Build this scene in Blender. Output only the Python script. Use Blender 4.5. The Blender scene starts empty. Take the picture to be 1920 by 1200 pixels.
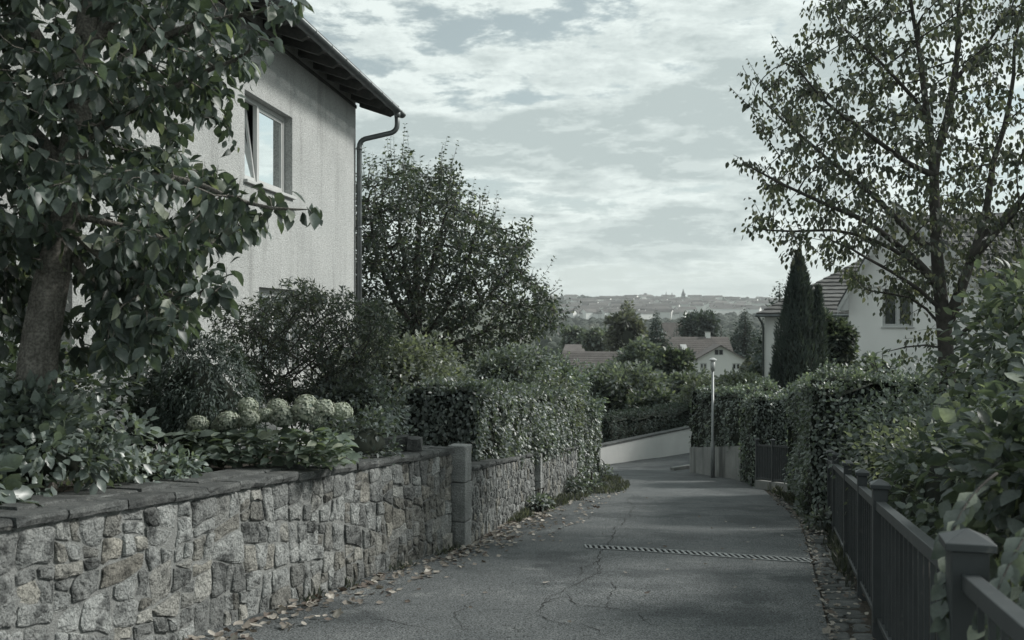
import bpy, math, random
import numpy as np
from mathutils import Vector, Matrix, noise as mnoise
R = math.radians
random.seed(7)
rng = np.random.default_rng(7)
scene = bpy.context.scene
C = scene.collection
CAMZ = 1.45
F = 1867.0                       # focal length in photo pixels (1920 wide)

# ------------------------------------------------------------------ camera
cam_d = bpy.data.cameras.new('camera')
cam = bpy.data.objects.new('camera', cam_d); C.objects.link(cam)
cam.location = (0, 0, CAMZ); cam.rotation_euler = (R(90), 0, 0)
cam_d.sensor_width = 36; cam_d.lens = 36 * F / 1920
cam_d.clip_start = 0.05; cam_d.clip_end = 12000
cam_d.dof.use_dof = True; cam_d.dof.focus_distance = 12.5; cam_d.dof.aperture_fstop = 4.0
scene.camera = cam
# ------------------------------------------------------------------ light
SUN_AZ, SUN_EL = R(78), R(36)    # azimuth from +Y towards +X
world = bpy.data.worlds.new('World'); scene.world = world; world.use_nodes = True
sun_d = bpy.data.lights.new('sun', 'SUN'); sun = bpy.data.objects.new('sun', sun_d); C.objects.link(sun)
sun_d.energy = 3.1; sun_d.angle = R(12); sun_d.color = (1.0, 0.98, 0.93)
sd = Vector((math.sin(SUN_AZ) * math.cos(SUN_EL), math.cos(SUN_AZ) * math.cos(SUN_EL), math.sin(SUN_EL)))
sun.rotation_euler = sd.to_track_quat('Z', 'Y').to_euler()
sun.location = (30, 20, 40)
scene.view_settings.view_transform = 'Standard'; scene.view_settings.look = 'None'
scene.view_settings.exposure = 0.42; scene.view_settings.gamma = 1.0
scene.view_settings.use_curve_mapping = False
scene.cycles.use_denoising = True
scene.cycles.max_bounces = 6; scene.cycles.transparent_max_bounces = 6
scene.cycles.diffuse_bounces = 3; scene.cycles.glossy_bounces = 3; scene.cycles.volume_bounces = 0
SKY_STRENGTH = 0.086

class NT:
    """tiny node-tree helper"""
    def __init__(s, tree): s.t = tree; s.n = tree.nodes; s.l = tree.links
    def new(s, typ, **kw):
        nd = s.n.new(typ)
        for k, v in kw.items():
            if k.startswith('i_'):
                key = k[2:]
                sock = nd.inputs[int(key)] if key.isdigit() else nd.inputs[key.replace('_', ' ')]
                s.set(sock, v)
            else: setattr(nd, k, v)
        return nd
    def set(s, sock, v):
        if isinstance(v, bpy.types.NodeSocket): s.l.new(v, sock)
        else: sock.default_value = v
    def math(s, op, a, b=0.0, clamp=False):
        nd = s.new('ShaderNodeMath', operation=op, use_clamp=clamp); s.set(nd.inputs[0], a); s.set(nd.inputs[1], b); return nd.outputs[0]
    def vmath(s, op, a, b=(0, 0, 0)):
        nd = s.new('ShaderNodeVectorMath', operation=op); s.set(nd.inputs[0], a); s.set(nd.inputs[1], b); return nd.outputs[0]
    def mix(s, f, a, b, mode='MIX'):
        nd = s.new('ShaderNodeMix', data_type='RGBA', blend_type=mode)
        s.set(nd.inputs[0], f); s.set(nd.inputs[6], a); s.set(nd.inputs[7], b); return nd.outputs[2]
    def ramp(s, f, stops, interp='LINEAR'):
        nd = s.new('ShaderNodeValToRGB'); cr = nd.color_ramp; cr.interpolation = interp
        while len(cr.elements) < len(stops): cr.elements.new(0.5)
        for e, (p, c) in zip(cr.elements, stops):
            e.position = p; e.color = (c if len(c) == 4 else (*c, 1)) if isinstance(c, tuple) else (c, c, c, 1)
        s.set(nd.inputs[0], f); return nd.outputs[0]
    def noise(s, vec, scale, detail=4, rough=0.55, dist=0.0):
        nd = s.new('ShaderNodeTexNoise'); s.set(nd.inputs['Vector'], vec)
        nd.inputs['Scale'].default_value = scale; nd.inputs['Detail'].default_value = detail
        nd.inputs['Roughness'].default_value = rough; nd.inputs['Distortion'].default_value = dist
        return nd.outputs[0]
    def maprange(s, v, a, b, c=0.0, d=1.0, smooth=False):
        nd = s.new('ShaderNodeMapRange', interpolation_type='SMOOTHSTEP' if smooth else 'LINEAR')
        s.set(nd.inputs[0], v)
        for i, q in enumerate((a, b, c, d)): nd.inputs[i + 1].default_value = q
        return nd.outputs[0]

def build_world():
    T = NT(world.node_tree); T.n.clear()
    out = T.new('ShaderNodeOutputWorld'); bg = T.new('ShaderNodeBackground')
    bg.inputs[1].default_value = SKY_STRENGTH
    sky = T.new('ShaderNodeTexSky'); sky.sky_type = 'NISHITA'; sky.sun_disc = False
    sky.sun_elevation = SUN_EL; sky.sun_rotation = SUN_AZ
    sky.air_density = 1.0; sky.dust_density = 2.0; sky.ozone_density = 1.0; sky.altitude = 200
    world.cycles.sampling_method = 'MANUAL'; world.cycles.sample_map_resolution = 512
    hs = T.new('ShaderNodeHueSaturation', i_Saturation=0.20, i_Value=1.10); T.l.new(sky.outputs[0], hs.inputs['Color'])
    base = T.mix(1.0, hs.outputs[0], (0.86, 1.0, 0.985, 1), 'MULTIPLY')
    co = T.new('ShaderNodeTexCoord').outputs['Generated']
    sep = T.new('ShaderNodeSeparateXYZ'); T.l.new(co, sep.inputs[0])
    z = T.math('MAXIMUM', sep.outputs[2], 0.0)
    zz = T.math('ADD', z, 0.13)
    px = T.math('DIVIDE', sep.outputs[0], zz); py = T.math('DIVIDE', sep.outputs[1], zz)
    cmb = T.new('ShaderNodeCombineXYZ'); T.l.new(px, cmb.inputs[0]); T.l.new(py, cmb.inputs[1])
    P = T.vmath('ADD', cmb.outputs[0], (CLOUD_OFF[0], CLOUD_OFF[1], 0.0))
    Dv = T.vmath('MULTIPLY', co, (0.95, 0.95, 2.7))
    def dens(off, off2):
        q = T.vmath('ADD', T.vmath('MULTIPLY', P, (0.80, 1.25, 1.0)), off)
        big = T.noise(q, 0.80, 2, 0.5, 0.3)
        med = T.noise(q, 3.0, 5, 0.58, 0.2)
        puff = T.noise(T.vmath('ADD', Dv, off2), 15.0, 10, 0.66, 0.15)
        return T.math('ADD', T.math('MULTIPLY', big, 0.50), T.math('ADD', T.math('MULTIPLY', med, 0.22), T.math('MULTIPLY', puff, 0.31)))
    d1 = dens((0, 0, 0), (0, 0, 0)); d2 = dens((0.03, 0.02, 0.0), (0.008, 0.0, 0.022))
    cover = T.maprange(d1, 0.452, 0.505, 0, 1, True)
    thick = T.maprange(d1, 0.500, 0.575, 0, 1, True)
    lit = T.maprange(T.math('SUBTRACT', d1, d2), -0.030, 0.045, 0, 1)
    shade = T.math('SUBTRACT', T.math('ADD', T.math('MULTIPLY', lit, 0.75), 0.50), T.math('MULTIPLY', thick, 0.85), True)
    ccol = T.mix(shade, (4.45, 5.15, 5.10, 1), (7.75, 8.5, 8.25, 1))
    hazeb = T.maprange(z, 0.0, 0.20, 1, 0, True)          # thin veil near the horizon all round
    k2 = T.math('MULTIPLY', T.math('MULTIPLY', cover, 0.92), T.maprange(z, 0.0, 0.09, 0.15, 1.0, True))
    veil = T.mix(T.math('MULTIPLY', hazeb, 0.85), base, (6.75, 7.45, 7.15, 1))
    col = T.mix(k2, veil, ccol)
    T.l.new(col, bg.inputs[0]); T.l.new(bg.outputs[0], out.inputs[0])
CLOUD_OFF = (8.1, 2.2)
build_world()

# ------------------------------------------------------------------ helpers
def at(px, py, d):
    """point seen at photo pixel (px, py) at depth d"""
    return np.array([(px - 960) / F * d, d, CAMZ + (600 - py) / F * d])
_prof = np.array([(-30, 3.0), (0, 0), (27, -2.7), (29, -2.88), (31, -2.98), (38, -3.15), (70, -6.6), (120, -9.6), (200, -12), (400, -14.5), (800, -14.5),
                  (1200, -8), (1700, 12), (2300, 42), (2700, 54), (2900, 56), (3300, 50), (5000, 20)])
def lane_z(y): return float(np.interp(y, _prof[:, 0], _prof[:, 1]))
def und(x, y): return 0.010 * math.sin(1.3 * x + 0.7 * y) * math.sin(0.9 * y - 0.6 * x) + 0.006 * math.sin(2.9 * y + x)
def road_z(x, y): return lane_z(y) + und(x, y)
def on_lane(px, py):
    s = (py - 600) / F
    d = 5.0
    for _ in range(60): d = 0.5 * d + 0.5 * (CAMZ - lane_z(d)) / s
    return np.array([(px - 960) / F * d, d])
def ipoly(pts, y): 
    p = np.array(pts); return float(np.interp(y, p[:, 1], p[:, 0]))
def nrm(a):
    a = np.asarray(a, float); l = np.linalg.norm(a, axis=-1, keepdims=True); return a / np.maximum(l, 1e-9)

def mesh(name, V, Fc, mat, smooth=False):
    me = bpy.data.meshes.new(name)
    me.from_pydata([tuple(map(float, v)) for v in V], [], [tuple(int(i) for i in f) for f in Fc])
    if mat: me.materials.append(mat)
    if smooth: me.polygons.foreach_set('use_smooth', [True] * len(me.polygons))
    me.update(); return me
def mesh_np(name, V, T, mat, smooth=False):
    """V (n,3), T (m,3) triangles, fast"""
    me = bpy.data.meshes.new(name)
    V = np.ascontiguousarray(V, np.float32); T = np.ascontiguousarray(T, np.int32)
    me.vertices.add(len(V)); me.vertices.foreach_set('co', V.ravel())
    me.loops.add(T.size); me.loops.foreach_set('vertex_index', T.ravel())
    me.polygons.add(len(T)); me.polygons.foreach_set('loop_start', np.arange(0, T.size, 3, dtype=np.int32))
    me.update(calc_edges=True)
    if smooth: me.polygons.foreach_set('use_smooth', np.ones(len(T), bool))
    if mat: me.materials.append(mat)
    return me
def link(name, me, parent=None, M=None, kind=None):
    o = bpy.data.objects.new(name, me); C.objects.link(o)
    if parent is not None:
        o.parent = parent
        if 'wloc' in parent: o.matrix_parent_inverse = Matrix.Translation(-Vector(parent['wloc']))
    if M is not None: o.matrix_basis = M
    if kind: o['kind'] = kind
    return o
def tag(o, label, cat, group=None):
    o['label'] = label; o['category'] = cat
    if group: o['group'] = group
    return o
def thing(name, loc, label, cat, group=None):
    o = bpy.data.objects.new(name, None); C.objects.link(o); o.location = tuple(map(float, loc)); o.empty_display_size = 0.2
    o['wloc'] = [float(v) for v in loc]
    return tag(o, label, cat, group)
def struct(name, me, parent=None):
    return link(name, me, parent, kind='structure')
def done():
    for o in bpy.data.objects:
        if 'wloc' in o: del o['wloc']

class MB:
    def __init__(s): s.v = []; s.f = []
    def add(s, V, Fc):
        b = len(s.v); s.v += [tuple(map(float, p)) for p in V]; s.f += [tuple(b + i for i in f) for f in Fc]; return s
    def box(s, c, ax, ay, az):
        """box: centre, three half-extent vectors"""
        c, ax, ay, az = (np.asarray(q, float) for q in (c, ax, ay, az))
        V = [c + i * ax + j * ay + k * az for k in (-1, 1) for j in (-1, 1) for i in (-1, 1)]
        return s.add(V, [(0, 2, 3, 1), (4, 5, 7, 6), (0, 1, 5, 4), (2, 6, 7, 3), (0, 4, 6, 2), (1, 3, 7, 5)])
    def aab(s, x0, x1, y0, y1, z0, z1):
        return s.box(((x0 + x1) / 2, (y0 + y1) / 2, (z0 + z1) / 2), ((x1 - x0) / 2, 0, 0), (0, (y1 - y0) / 2, 0), (0, 0, (z1 - z0) / 2))
    def tube(s, pts, rad, k=8, cap=True):
        pts = np.asarray(pts, float); n = len(pts)
        rad = np.full(n, rad) if np.isscalar(rad) else np.asarray(rad)
        tan = np.gradient(pts, axis=0) if n > 1 else np.array([[0, 0, 1.]])
        tan = nrm(tan); ref = np.array([0.31, 0.87, 0.37]); V = []
        u = nrm(np.cross(tan[0], ref))
        for i in range(n):
            u = nrm(u - tan[i] * np.dot(u, tan[i])); w = np.cross(tan[i], u)
            for j in range(k):
                a = 2 * math.pi * j / k; V.append(pts[i] + rad[i] * (math.cos(a) * u + math.sin(a) * w))
        Fc = [(i * k + j, i * k + (j + 1) % k, (i + 1) * k + (j + 1) % k, (i + 1) * k + j) for i in range(n - 1) for j in range(k)]
        if cap: Fc += [tuple(range(k))[::-1], tuple((n - 1) * k + j for j in range(k))]
        return s.add(V, Fc)
    def build(s, name, mat, parent=None, smooth=False, bevel=0, kind=None):
        o = link(name, mesh(name, s.v, s.f, mat, smooth), parent, kind=kind)
        if bevel:
            m = o.modifiers.new('bevel', 'BEVEL'); m.width = bevel; m.segments = 2; m.limit_method = 'ANGLE'
        return o

# ------------------------------------------------------------------ materials
def pmat(name, c1, c2=None, scale=6.0, rough=0.8, bump=None, rand=0.0, detail=5, spec=0.3, c3=None, metal=0.0, fine=None, hue=None, streak=None, c4=None):
    """noise-mixed principled; bump=(scale,strength,dist); rand = per-object value variation; c3 = blotches"""
    m = bpy.data.materials.new(name); m.use_nodes = True
    T = NT(m.node_tree); b = T.n['Principled BSDF']
    pos = T.new('ShaderNodeNewGeometry').outputs['Position']
    c2 = c2 or c1
    f = T.maprange(T.noise(pos, scale, detail, 0.6), 0.3, 0.7)
    col = T.mix(f, (*c1, 1), (*c2, 1))
    if c3:
        g = T.maprange(T.noise(pos, c3[1], 4, 0.6), c3[2], c3[3], 0, 1, True)
        col = T.mix(g, col, (*c3[0], 1))
    if c4:
        g = T.maprange(T.noise(T.vmath('ADD', pos, (7.3, 2.1, 0)), c4[1], 6, 0.68), c4[2], c4[3], 0, 1, True)
        col = T.mix(g, col, (*c4[0], 1))
    if streak:   # vertical stains: (colour, scale, lo, hi)
        sv = T.vmath('MULTIPLY', pos, (1, 1, 0.12))
        g = T.maprange(T.noise(sv, streak[1], 4, 0.6), streak[2], streak[3], 0, 1, True)
        col = T.mix(g, col, (*streak[0], 1))
    if fine:
        g = T.noise(pos, fine[0], 2, 0.5)
        col = T.mix(1.0, col, T.ramp(g, [(0.38, 1 - fine[1]), (0.62, 1 + fine[1])]), 'MULTIPLY')
    if rand or hue:
        r = T.new('ShaderNodeObjectInfo').outputs['Random']
        if hue:
            r2 = T.math('FRACT', T.math('MULTIPLY', r, 37.77))
            col = T.mix(T.maprange(r2, hue[1], hue[2]), col, T.mix(1.0, col, (*hue[0], 1), 'MULTIPLY'))
        col = T.mix(1.0, col, T.ramp(r, [(0.0, 1 - rand), (1.0, 1 + rand)]), 'MULTIPLY')
    T.l.new(col, b.inputs['Base Color'])
    b.inputs['Roughness'].default_value = rough; b.inputs['Specular IOR Level'].default_value = spec; b.inputs['Metallic'].default_value = metal
    if bump:
        bl = bump if isinstance(bump, list) else [bump]; prev = None
        for (bs, st, di) in bl:
            nd = T.new('ShaderNodeBump'); nd.inputs['Strength'].default_value = st; nd.inputs['Distance'].default_value = di
            T.l.new(T.noise(pos, bs, 5, 0.6), nd.inputs['Height'])
            if prev: T.l.new(prev, nd.inputs['Normal'])
            prev = nd.outputs[0]
        T.l.new(prev, b.inputs['Normal'])
    return m

def leafmat(name, c1, c2, tip=None, rough=0.42, transl=0.25, spec=0.45, tc=None, tipf=0.08):
    m = bpy.data.materials.new(name); m.use_nodes = True
    T = NT(m.node_tree); b = T.n['Principled BSDF']; out = T.n['Material Output']
    g = T.new('ShaderNodeNewGeometry'); oi = T.new('ShaderNodeObjectInfo').outputs['Random']
    r = T.math('FRACT', T.math('ADD', g.outputs['Random Per Island'], oi))
    col = T.mix(r, (*c1, 1), (*c2, 1))
    if tip:
        r2 = T.math('FRACT', T.math('MULTIPLY', r, 53.3))
        col = T.mix(T.maprange(r2, 1 - tipf * 1.6, 1 - tipf * 0.6, 0, 1), col, (*tip, 1))
    cl = T.noise(g.outputs['Position'], 1.7, 2, 0.5)
    col = T.mix(1.0, col, T.ramp(cl, [(0.3, 0.75), (0.7, 1.25)]), 'MULTIPLY')
    vein = T.noise(g.outputs['Position'], 60, 2, 0.5)
    col = T.mix(1.0, col, T.ramp(vein, [(0.3, 0.85), (0.7, 1.15)]), 'MULTIPLY')
    T.l.new(col, b.inputs['Base Color'])
    b.inputs['Roughness'].default_value = rough; b.inputs['Specular IOR Level'].default_value = spec
    tr = T.new('ShaderNodeBsdfTranslucent'); tcol = T.mix(1.0, col, (*(tc or (1.25, 1.35, 0.7)), 1), 'MULTIPLY'); T.l.new(tcol, tr.inputs[0])
    mx = T.new('ShaderNodeMixShader'); mx.inputs[0].default_value = transl
    T.l.new(b.outputs[0], mx.inputs[1]); T.l.new(tr.outputs[0], mx.inputs[2]); T.l.new(mx.outputs[0], out.inputs[0])
    return m

def glassmat(name, ior=1.9, tint=(0.55, 0.6, 0.6)):
    m = bpy.data.materials.new(name); m.use_nodes = True
    T = NT(m.node_tree); T.n.remove(T.n['Principled BSDF']); out = T.n['Material Output']
    fr = T.new('ShaderNodeFresnel'); fr.inputs[0].default_value = ior
    gl = T.new('ShaderNodeBsdfGlossy'); gl.inputs['Roughness'].default_value = 0.015; gl.inputs[0].default_value = (0.9, 0.93, 0.93, 1)
    tr = T.new('ShaderNodeBsdfTransparent'); tr.inputs[0].default_value = (*tint, 1)
    pos = T.new('ShaderNodeNewGeometry').outputs['Position']
    bp = T.new('ShaderNodeBump'); bp.inputs['Strength'].default_value = 0.05; bp.inputs['Distance'].default_value = 0.02
    T.l.new(T.noise(pos, 1.5, 1, 0.5), bp.inputs['Height']); T.l.new(bp.outputs[0], gl.inputs['Normal'])
    mx = T.new('ShaderNodeMixShader'); T.l.new(fr.outputs[0], mx.inputs[0]); T.l.new(tr.outputs[0], mx.inputs[1]); T.l.new(gl.outputs[0], mx.inputs[2])
    T.l.new(mx.outputs[0], out.inputs[0]); return m

M = {}
M['asphalt'] = pmat('asphalt', (0.080, 0.087, 0.089), (0.120, 0.127, 0.128), 1.3, 0.72, [(150, 0.8, 0.008), (14, 0.3, 0.015)], fine=(80, 0.85), spec=0.35, c3=((0.054, 0.060, 0.062), 0.7, 0.48, 0.62), c4=((0.145, 0.153, 0.152), 1.7, 0.54, 0.70))
M['crack'] = pmat('crack', (0.02, 0.02, 0.02), (0.035, 0.035, 0.033), 30, 0.95)
M['soil'] = pmat('soil', (0.035, 0.031, 0.026), (0.07, 0.062, 0.05), 9, 0.95, [(60, 0.8, 0.02), (9, 0.6, 0.05)], fine=(150, 0.4))
M['terrain'] = pmat('terrain', (0.045, 0.058, 0.040), (0.085, 0.092, 0.060), 0.02, 0.95, None, c3=((0.075, 0.080, 0.058), 0.006, 0.52, 0.68))
M['stone'] = pmat('stone', (0.172, 0.180, 0.177), (0.315, 0.324, 0.315), 9, 0.88, [(13, 1.0, 0.09), (45, 0.9, 0.025)], rand=0.40, fine=(70, 0.20), c3=((0.070, 0.074, 0.073), 6.5, 0.50, 0.68), hue=((1.06, 0.985, 0.89), 0.62, 1.0))
M['mortar'] = pmat('mortar', (0.155, 0.160, 0.156), (0.225, 0.230, 0.222), 12, 0.95, [(90, 0.9, 0.01)], fine=(140, 0.25))
M['cap'] = pmat('cap', (0.042, 0.045, 0.045), (0.105, 0.109, 0.106), 5, 0.85, [(22, 0.8, 0.02), (80, 0.6, 0.008)], rand=0.22, fine=(110, 0.3), c3=((0.20, 0.20, 0.185), 9, 0.60, 0.75))
M['granite'] = pmat('granite', (0.20, 0.208, 0.205), (0.31, 0.318, 0.31), 5, 0.85, [(30, 0.9, 0.03), (100, 0.6, 0.01)], fine=(120, 0.3), rand=0.12, streak=((0.13, 0.135, 0.13), 6, 0.52, 0.7))
M['cobble'] = pmat('cobble', (0.065, 0.071, 0.071), (0.125, 0.13, 0.127), 8, 0.8, [(40, 0.7, 0.015)], rand=0.30, fine=(120, 0.3))
M['stucco'] = pmat('stucco', (0.37, 0.380, 0.374), (0.43, 0.44, 0.432), 1.2, 0.92, [(46, 1.0, 0.024), (13, 0.35, 0.03)], streak=((0.30, 0.308, 0.300), 2.1, 0.50, 0.70), fine=(45, 0.16))
M['smoothwall'] = pmat('smoothwall', (0.70, 0.705, 0.685), (0.78, 0.78, 0.76), 0.7, 0.9, [(60, 0.3, 0.004)], streak=((0.60, 0.60, 0.575), 1.3, 0.55, 0.8))
M['concrete'] = pmat('concrete', (0.24, 0.245, 0.24), (0.36, 0.36, 0.345), 1.6, 0.9, [(40, 0.4, 0.008)], streak=((0.11, 0.115, 0.11), 2.2, 0.50, 0.68))
M['whitewash'] = pmat('whitewash', (0.50, 0.505, 0.495), (0.59, 0.59, 0.575), 1.2, 0.9, [(40, 0.3, 0.006)], streak=((0.44, 0.445, 0.43), 1.8, 0.54, 0.75))
M['zinc'] = pmat('zinc', (0.10, 0.112, 0.115), (0.165, 0.178, 0.18), 4, 0.48, [(30, 0.15, 0.004)], metal=0.55, spec=0.5, streak=((0.13, 0.14, 0.14), 3, 0.5, 0.7))
M['darkwood'] = pmat('darkwood', (0.055, 0.058, 0.056), (0.10, 0.10, 0.095), 9, 0.8, [(40, 0.4, 0.006)], rand=0.15)
M['roofdark'] = pmat('roofdark', (0.06, 0.063, 0.064), (0.10, 0.102, 0.10), 4, 0.8, [(30, 0.4, 0.01)], rand=0.22, fine=(60, 0.2))
M['rooftile'] = pmat('rooftile', (0.085, 0.085, 0.084), (0.15, 0.148, 0.142), 3, 0.8, [(25, 0.4, 0.008)], rand=0.25, fine=(70, 0.2))
M['roofbrown'] = pmat('roofbrown', (0.092, 0.084, 0.080), (0.135, 0.122, 0.115), 0.8, 0.85, None, rand=0.15)
M['frame'] = pmat('frame', (0.40, 0.41, 0.405), (0.47, 0.475, 0.465), 6, 0.5, None)
M['framegrey'] = pmat('framegrey', (0.20, 0.21, 0.21), (0.27, 0.28, 0.28), 6, 0.5, None)
M['dark'] = pmat('dark', (0.03, 0.033, 0.035), (0.05, 0.052, 0.054), 2, 0.9)
M['curtain'] = pmat('curtain', (0.50, 0.50, 0.48), (0.60, 0.60, 0.58), 3, 0.9)
M['fence'] = pmat('fence', (0.040, 0.046, 0.049), (0.060, 0.067, 0.070), 5, 0.46, [(70, 0.12, 0.003)], spec=0.5, c3=((0.12, 0.125, 0.12), 14, 0.62, 0.78))
M['fencepanel'] = pmat('fencepanel', (0.045, 0.050, 0.053), (0.06, 0.066, 0.07), 5, 0.6)
M['steel'] = pmat('steel', (0.17, 0.18, 0.18), (0.26, 0.27, 0.27), 20, 0.5, None, metal=0.3, rand=0.15)
M['pole'] = pmat('pole', (0.27, 0.285, 0.29), (0.35, 0.36, 0.36), 6, 0.5, None, metal=0.4, streak=((0.16, 0.165, 0.165), 5, 0.5, 0.7))
M['lampglass'] = pmat('lampglass', (0.42, 0.43, 0.42), (0.48, 0.49, 0.48), 5, 0.35, None, spec=0.5)
M['bark'] = pmat('bark', (0.13, 0.122, 0.108), (0.27, 0.255, 0.23), 10, 0.95, None, fine=(60, 0.3))
def barkify(m, sx):
    T = NT(m.node_tree); b = T.n['Principled BSDF']
    pos = T.new('ShaderNodeNewGeometry').outputs['Position']
    v = T.vmath('MULTIPLY', pos, (1, 1, 0.14))
    h = T.noise(v, sx, 6, 0.65)
    bp = T.new('ShaderNodeBump'); bp.inputs['Strength'].default_value = 1.0; bp.inputs['Distance'].default_value = 0.05
    T.l.new(h, bp.inputs['Height']); T.l.new(bp.outputs[0], b.inputs['Normal'])
barkify(M['bark'], 42)
M['barkdark'] = pmat('barkdark', (0.045, 0.043, 0.040), (0.085, 0.08, 0.072), 12, 0.95, [(50, 0.7, 0.01)])
M['lf_tree'] = leafmat('lf_tree', (0.0509, 0.0685, 0.0614), (0.1034, 0.1337, 0.1163), (0.2446, 0.2707, 0.2123), 0.45, 0.34, 0.6, tipf=0.05)
M['lf_cherry'] = leafmat('lf_cherry', (0.0503, 0.0601, 0.0542), (0.0980, 0.1112, 0.0969), (0.2032, 0.2050, 0.1694), 0.5, 0.42, 0.4, tipf=0.14)
M['lf_centre'] = leafmat('lf_centre', (0.0450, 0.0589, 0.0547), (0.0923, 0.1140, 0.1002), (0.2019, 0.2199, 0.1794), 0.48, 0.36, 0.5, tipf=0.08)
M['lf_hedge'] = leafmat('lf_hedge', (0.0797, 0.0971, 0.0934), (0.1684, 0.1987, 0.1858), (0.2879, 0.3180, 0.2863), 0.42, 0.3, 0.7, tipf=0.05)
M['lf_hedged'] = leafmat('lf_hedged', (0.0951, 0.1177, 0.1126), (0.1857, 0.2229, 0.2061), (0.3460, 0.3844, 0.3419), 0.42, 0.32, 0.7, tipf=0.05)
M['lf_laurel'] = leafmat('lf_laurel', (0.0990, 0.1234, 0.1139), (0.2010, 0.2409, 0.2215), (0.3614, 0.4062, 0.3486), 0.38, 0.28, 0.7, tipf=0.06)
M['lf_light'] = leafmat('lf_light', (0.0940, 0.1092, 0.0978), (0.1709, 0.1910, 0.1679), (0.2686, 0.2854, 0.2567), 0.38, 0.38, 0.6, tipf=0.12)
M['lf_yew'] = leafmat('lf_yew', (0.0445, 0.0596, 0.0539), (0.0805, 0.1032, 0.0910), None, 0.6, 0.2, 0.3)
M['lf_conifer'] = leafmat('lf_conifer', (0.0472, 0.0623, 0.0610), (0.0862, 0.1087, 0.1022), None, 0.6, 0.2, 0.3)
M['lf_mid'] = leafmat('lf_mid', (0.0962, 0.1138, 0.1104), (0.1753, 0.2004, 0.1877), (0.2746, 0.2960, 0.2737), 0.55, 0.35, 0.35, tipf=0.1)
M['lf_autumn'] = leafmat('lf_autumn', (0.0949, 0.1015, 0.0961), (0.1680, 0.1761, 0.1620), (0.2516, 0.2587, 0.2379), 0.55, 0.35, 0.35, tipf=0.12)
M['lf_near'] = leafmat('lf_near', (0.0670, 0.0844, 0.0784), (0.1304, 0.1581, 0.1418), (0.2592, 0.2868, 0.2339), 0.45, 0.36, 0.6, tipf=0.06)
M['lf_hyd'] = leafmat('lf_hyd', (0.1098, 0.1403, 0.1181), (0.1847, 0.2248, 0.1853), (0.3362, 0.3660, 0.2855), 0.45, 0.34, 0.45, tipf=0.07)
M['flower'] = leafmat('flower', (0.2944, 0.3213, 0.2610), (0.4094, 0.4339, 0.3696), (0.3127, 0.3129, 0.2706), 0.7, 0.25, 0.2, tc=(1, 1.05, 0.85))
M['grass'] = leafmat('grass', (0.0434, 0.0493, 0.0447), (0.0862, 0.0928, 0.0847), (0.1479, 0.1509, 0.1423), 0.5, 0.35, 0.3, tipf=0.2)
M['dry'] = leafmat('dry', (0.1890, 0.1683, 0.1453), (0.4145, 0.3870, 0.3457), (0.1179, 0.0977, 0.0848), 0.7, 0.12, 0.25, tc=(1.1, 1.0, 0.8), tipf=0.25)
M['core'] = pmat('core', (0.022, 0.027, 0.021), (0.036, 0.042, 0.032), 8, 0.95)  # near-black colour of the added foliage cores, stands in for inner shade
M['farwood'] = pmat('farwood', (0.028, 0.037, 0.031), (0.052, 0.062, 0.048), 0.03, 0.95, None, c3=((0.075, 0.075, 0.052), 0.012, 0.55, 0.72))
M['farwall'] = pmat('farwall', (0.60, 0.60, 0.58), (0.70, 0.70, 0.68), 0.05, 0.9, None, rand=0.2)
M['farroof'] = pmat('farroof', (0.085, 0.082, 0.080), (0.14, 0.133, 0.128), 0.05, 0.9, None, rand=0.3)
M['spire'] = pmat('spire', (0.06, 0.065, 0.068), (0.09, 0.093, 0.095), 0.1, 0.9)
M['glass'] = glassmat('glass', 2.0)
M['glassdark'] = glassmat('glassdark', 1.5, (0.5, 0.53, 0.53))

# ------------------------------------------------------------------ leaves
def tri(fs):
    o = []
    for f in fs:
        for i in range(1, len(f) - 1): o.append((f[0], f[i], f[i + 1]))
    return np.array(o, int)
# unit leaf: length along +Y, width along X, normal +Z
OV_HI = (np.array([(0, -.12, .03), (0, 0, 0), (0, .33, -.015), (0, .68, -.05), (0, 1.0, -.16),
                   (-.21, .10, .05), (-.34, .36, .075), (-.23, .70, .02), (.21, .10, .05), (.34, .36, .075), (.23, .70, .02)], float),
         tri([(1, 2, 6, 5), (2, 3, 7, 6), (3, 4, 7), (1, 8, 9, 2), (2, 9, 10, 3), (3, 10, 4), (0, 8, 1), (0, 1, 5)]))
OV_MED = (np.array([(0, 0, 0), (0, .5, -.02), (0, 1, -.12), (-.28, .30, .06), (-.24, .66, .02), (.28, .30, .06), (.24, .66, .02)], float),
          tri([(0, 1, 3), (3, 1, 4), (4, 1, 2), (0, 5, 1), (5, 6, 1), (6, 2, 1)]))
LANCE = (np.array([(0, 0, 0), (0, .5, -.04), (0, 1, -.2), (-.17, .40, .05), (.17, .40, .05)], float), tri([(0, 1, 3), (3, 1, 2), (0, 4, 1), (4, 2, 1)]))
DIAM = (np.array([(0, 0, 0), (-.30, .48, .06), (0, 1, -.06), (.30, .48, .06)], float), tri([(0, 2, 1), (0, 3, 2)]))
NEEDLE = (np.array([(0, 0, 0), (-.11, .45, .03), (0, 1, -.05), (.11, .45, .03)], float), tri([(0, 2, 1), (0, 3, 2)]))
CURL = (np.array([(0, -.1, .03), (0, .02, .06), (0, .35, .02), (0, .7, .05), (.05, 1.0, .2),
                  (-.24, .12, .12), (-.36, .38, .20), (-.25, .72, .16), (.22, .10, .05), (.34, .36, .02), (.26, .70, .16)], float), OV_HI[1])
FLORET = (np.array([(0, 0, 0), (-.5, .1, .15), (-.3, .6, .1), (.3, .6, .12), (.5, .1, .1), (0, -.5, .15)], float), tri([(0, 2, 1), (0, 3, 2), (0, 4, 3), (0, 5, 4), (0, 1, 5)]))

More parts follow.
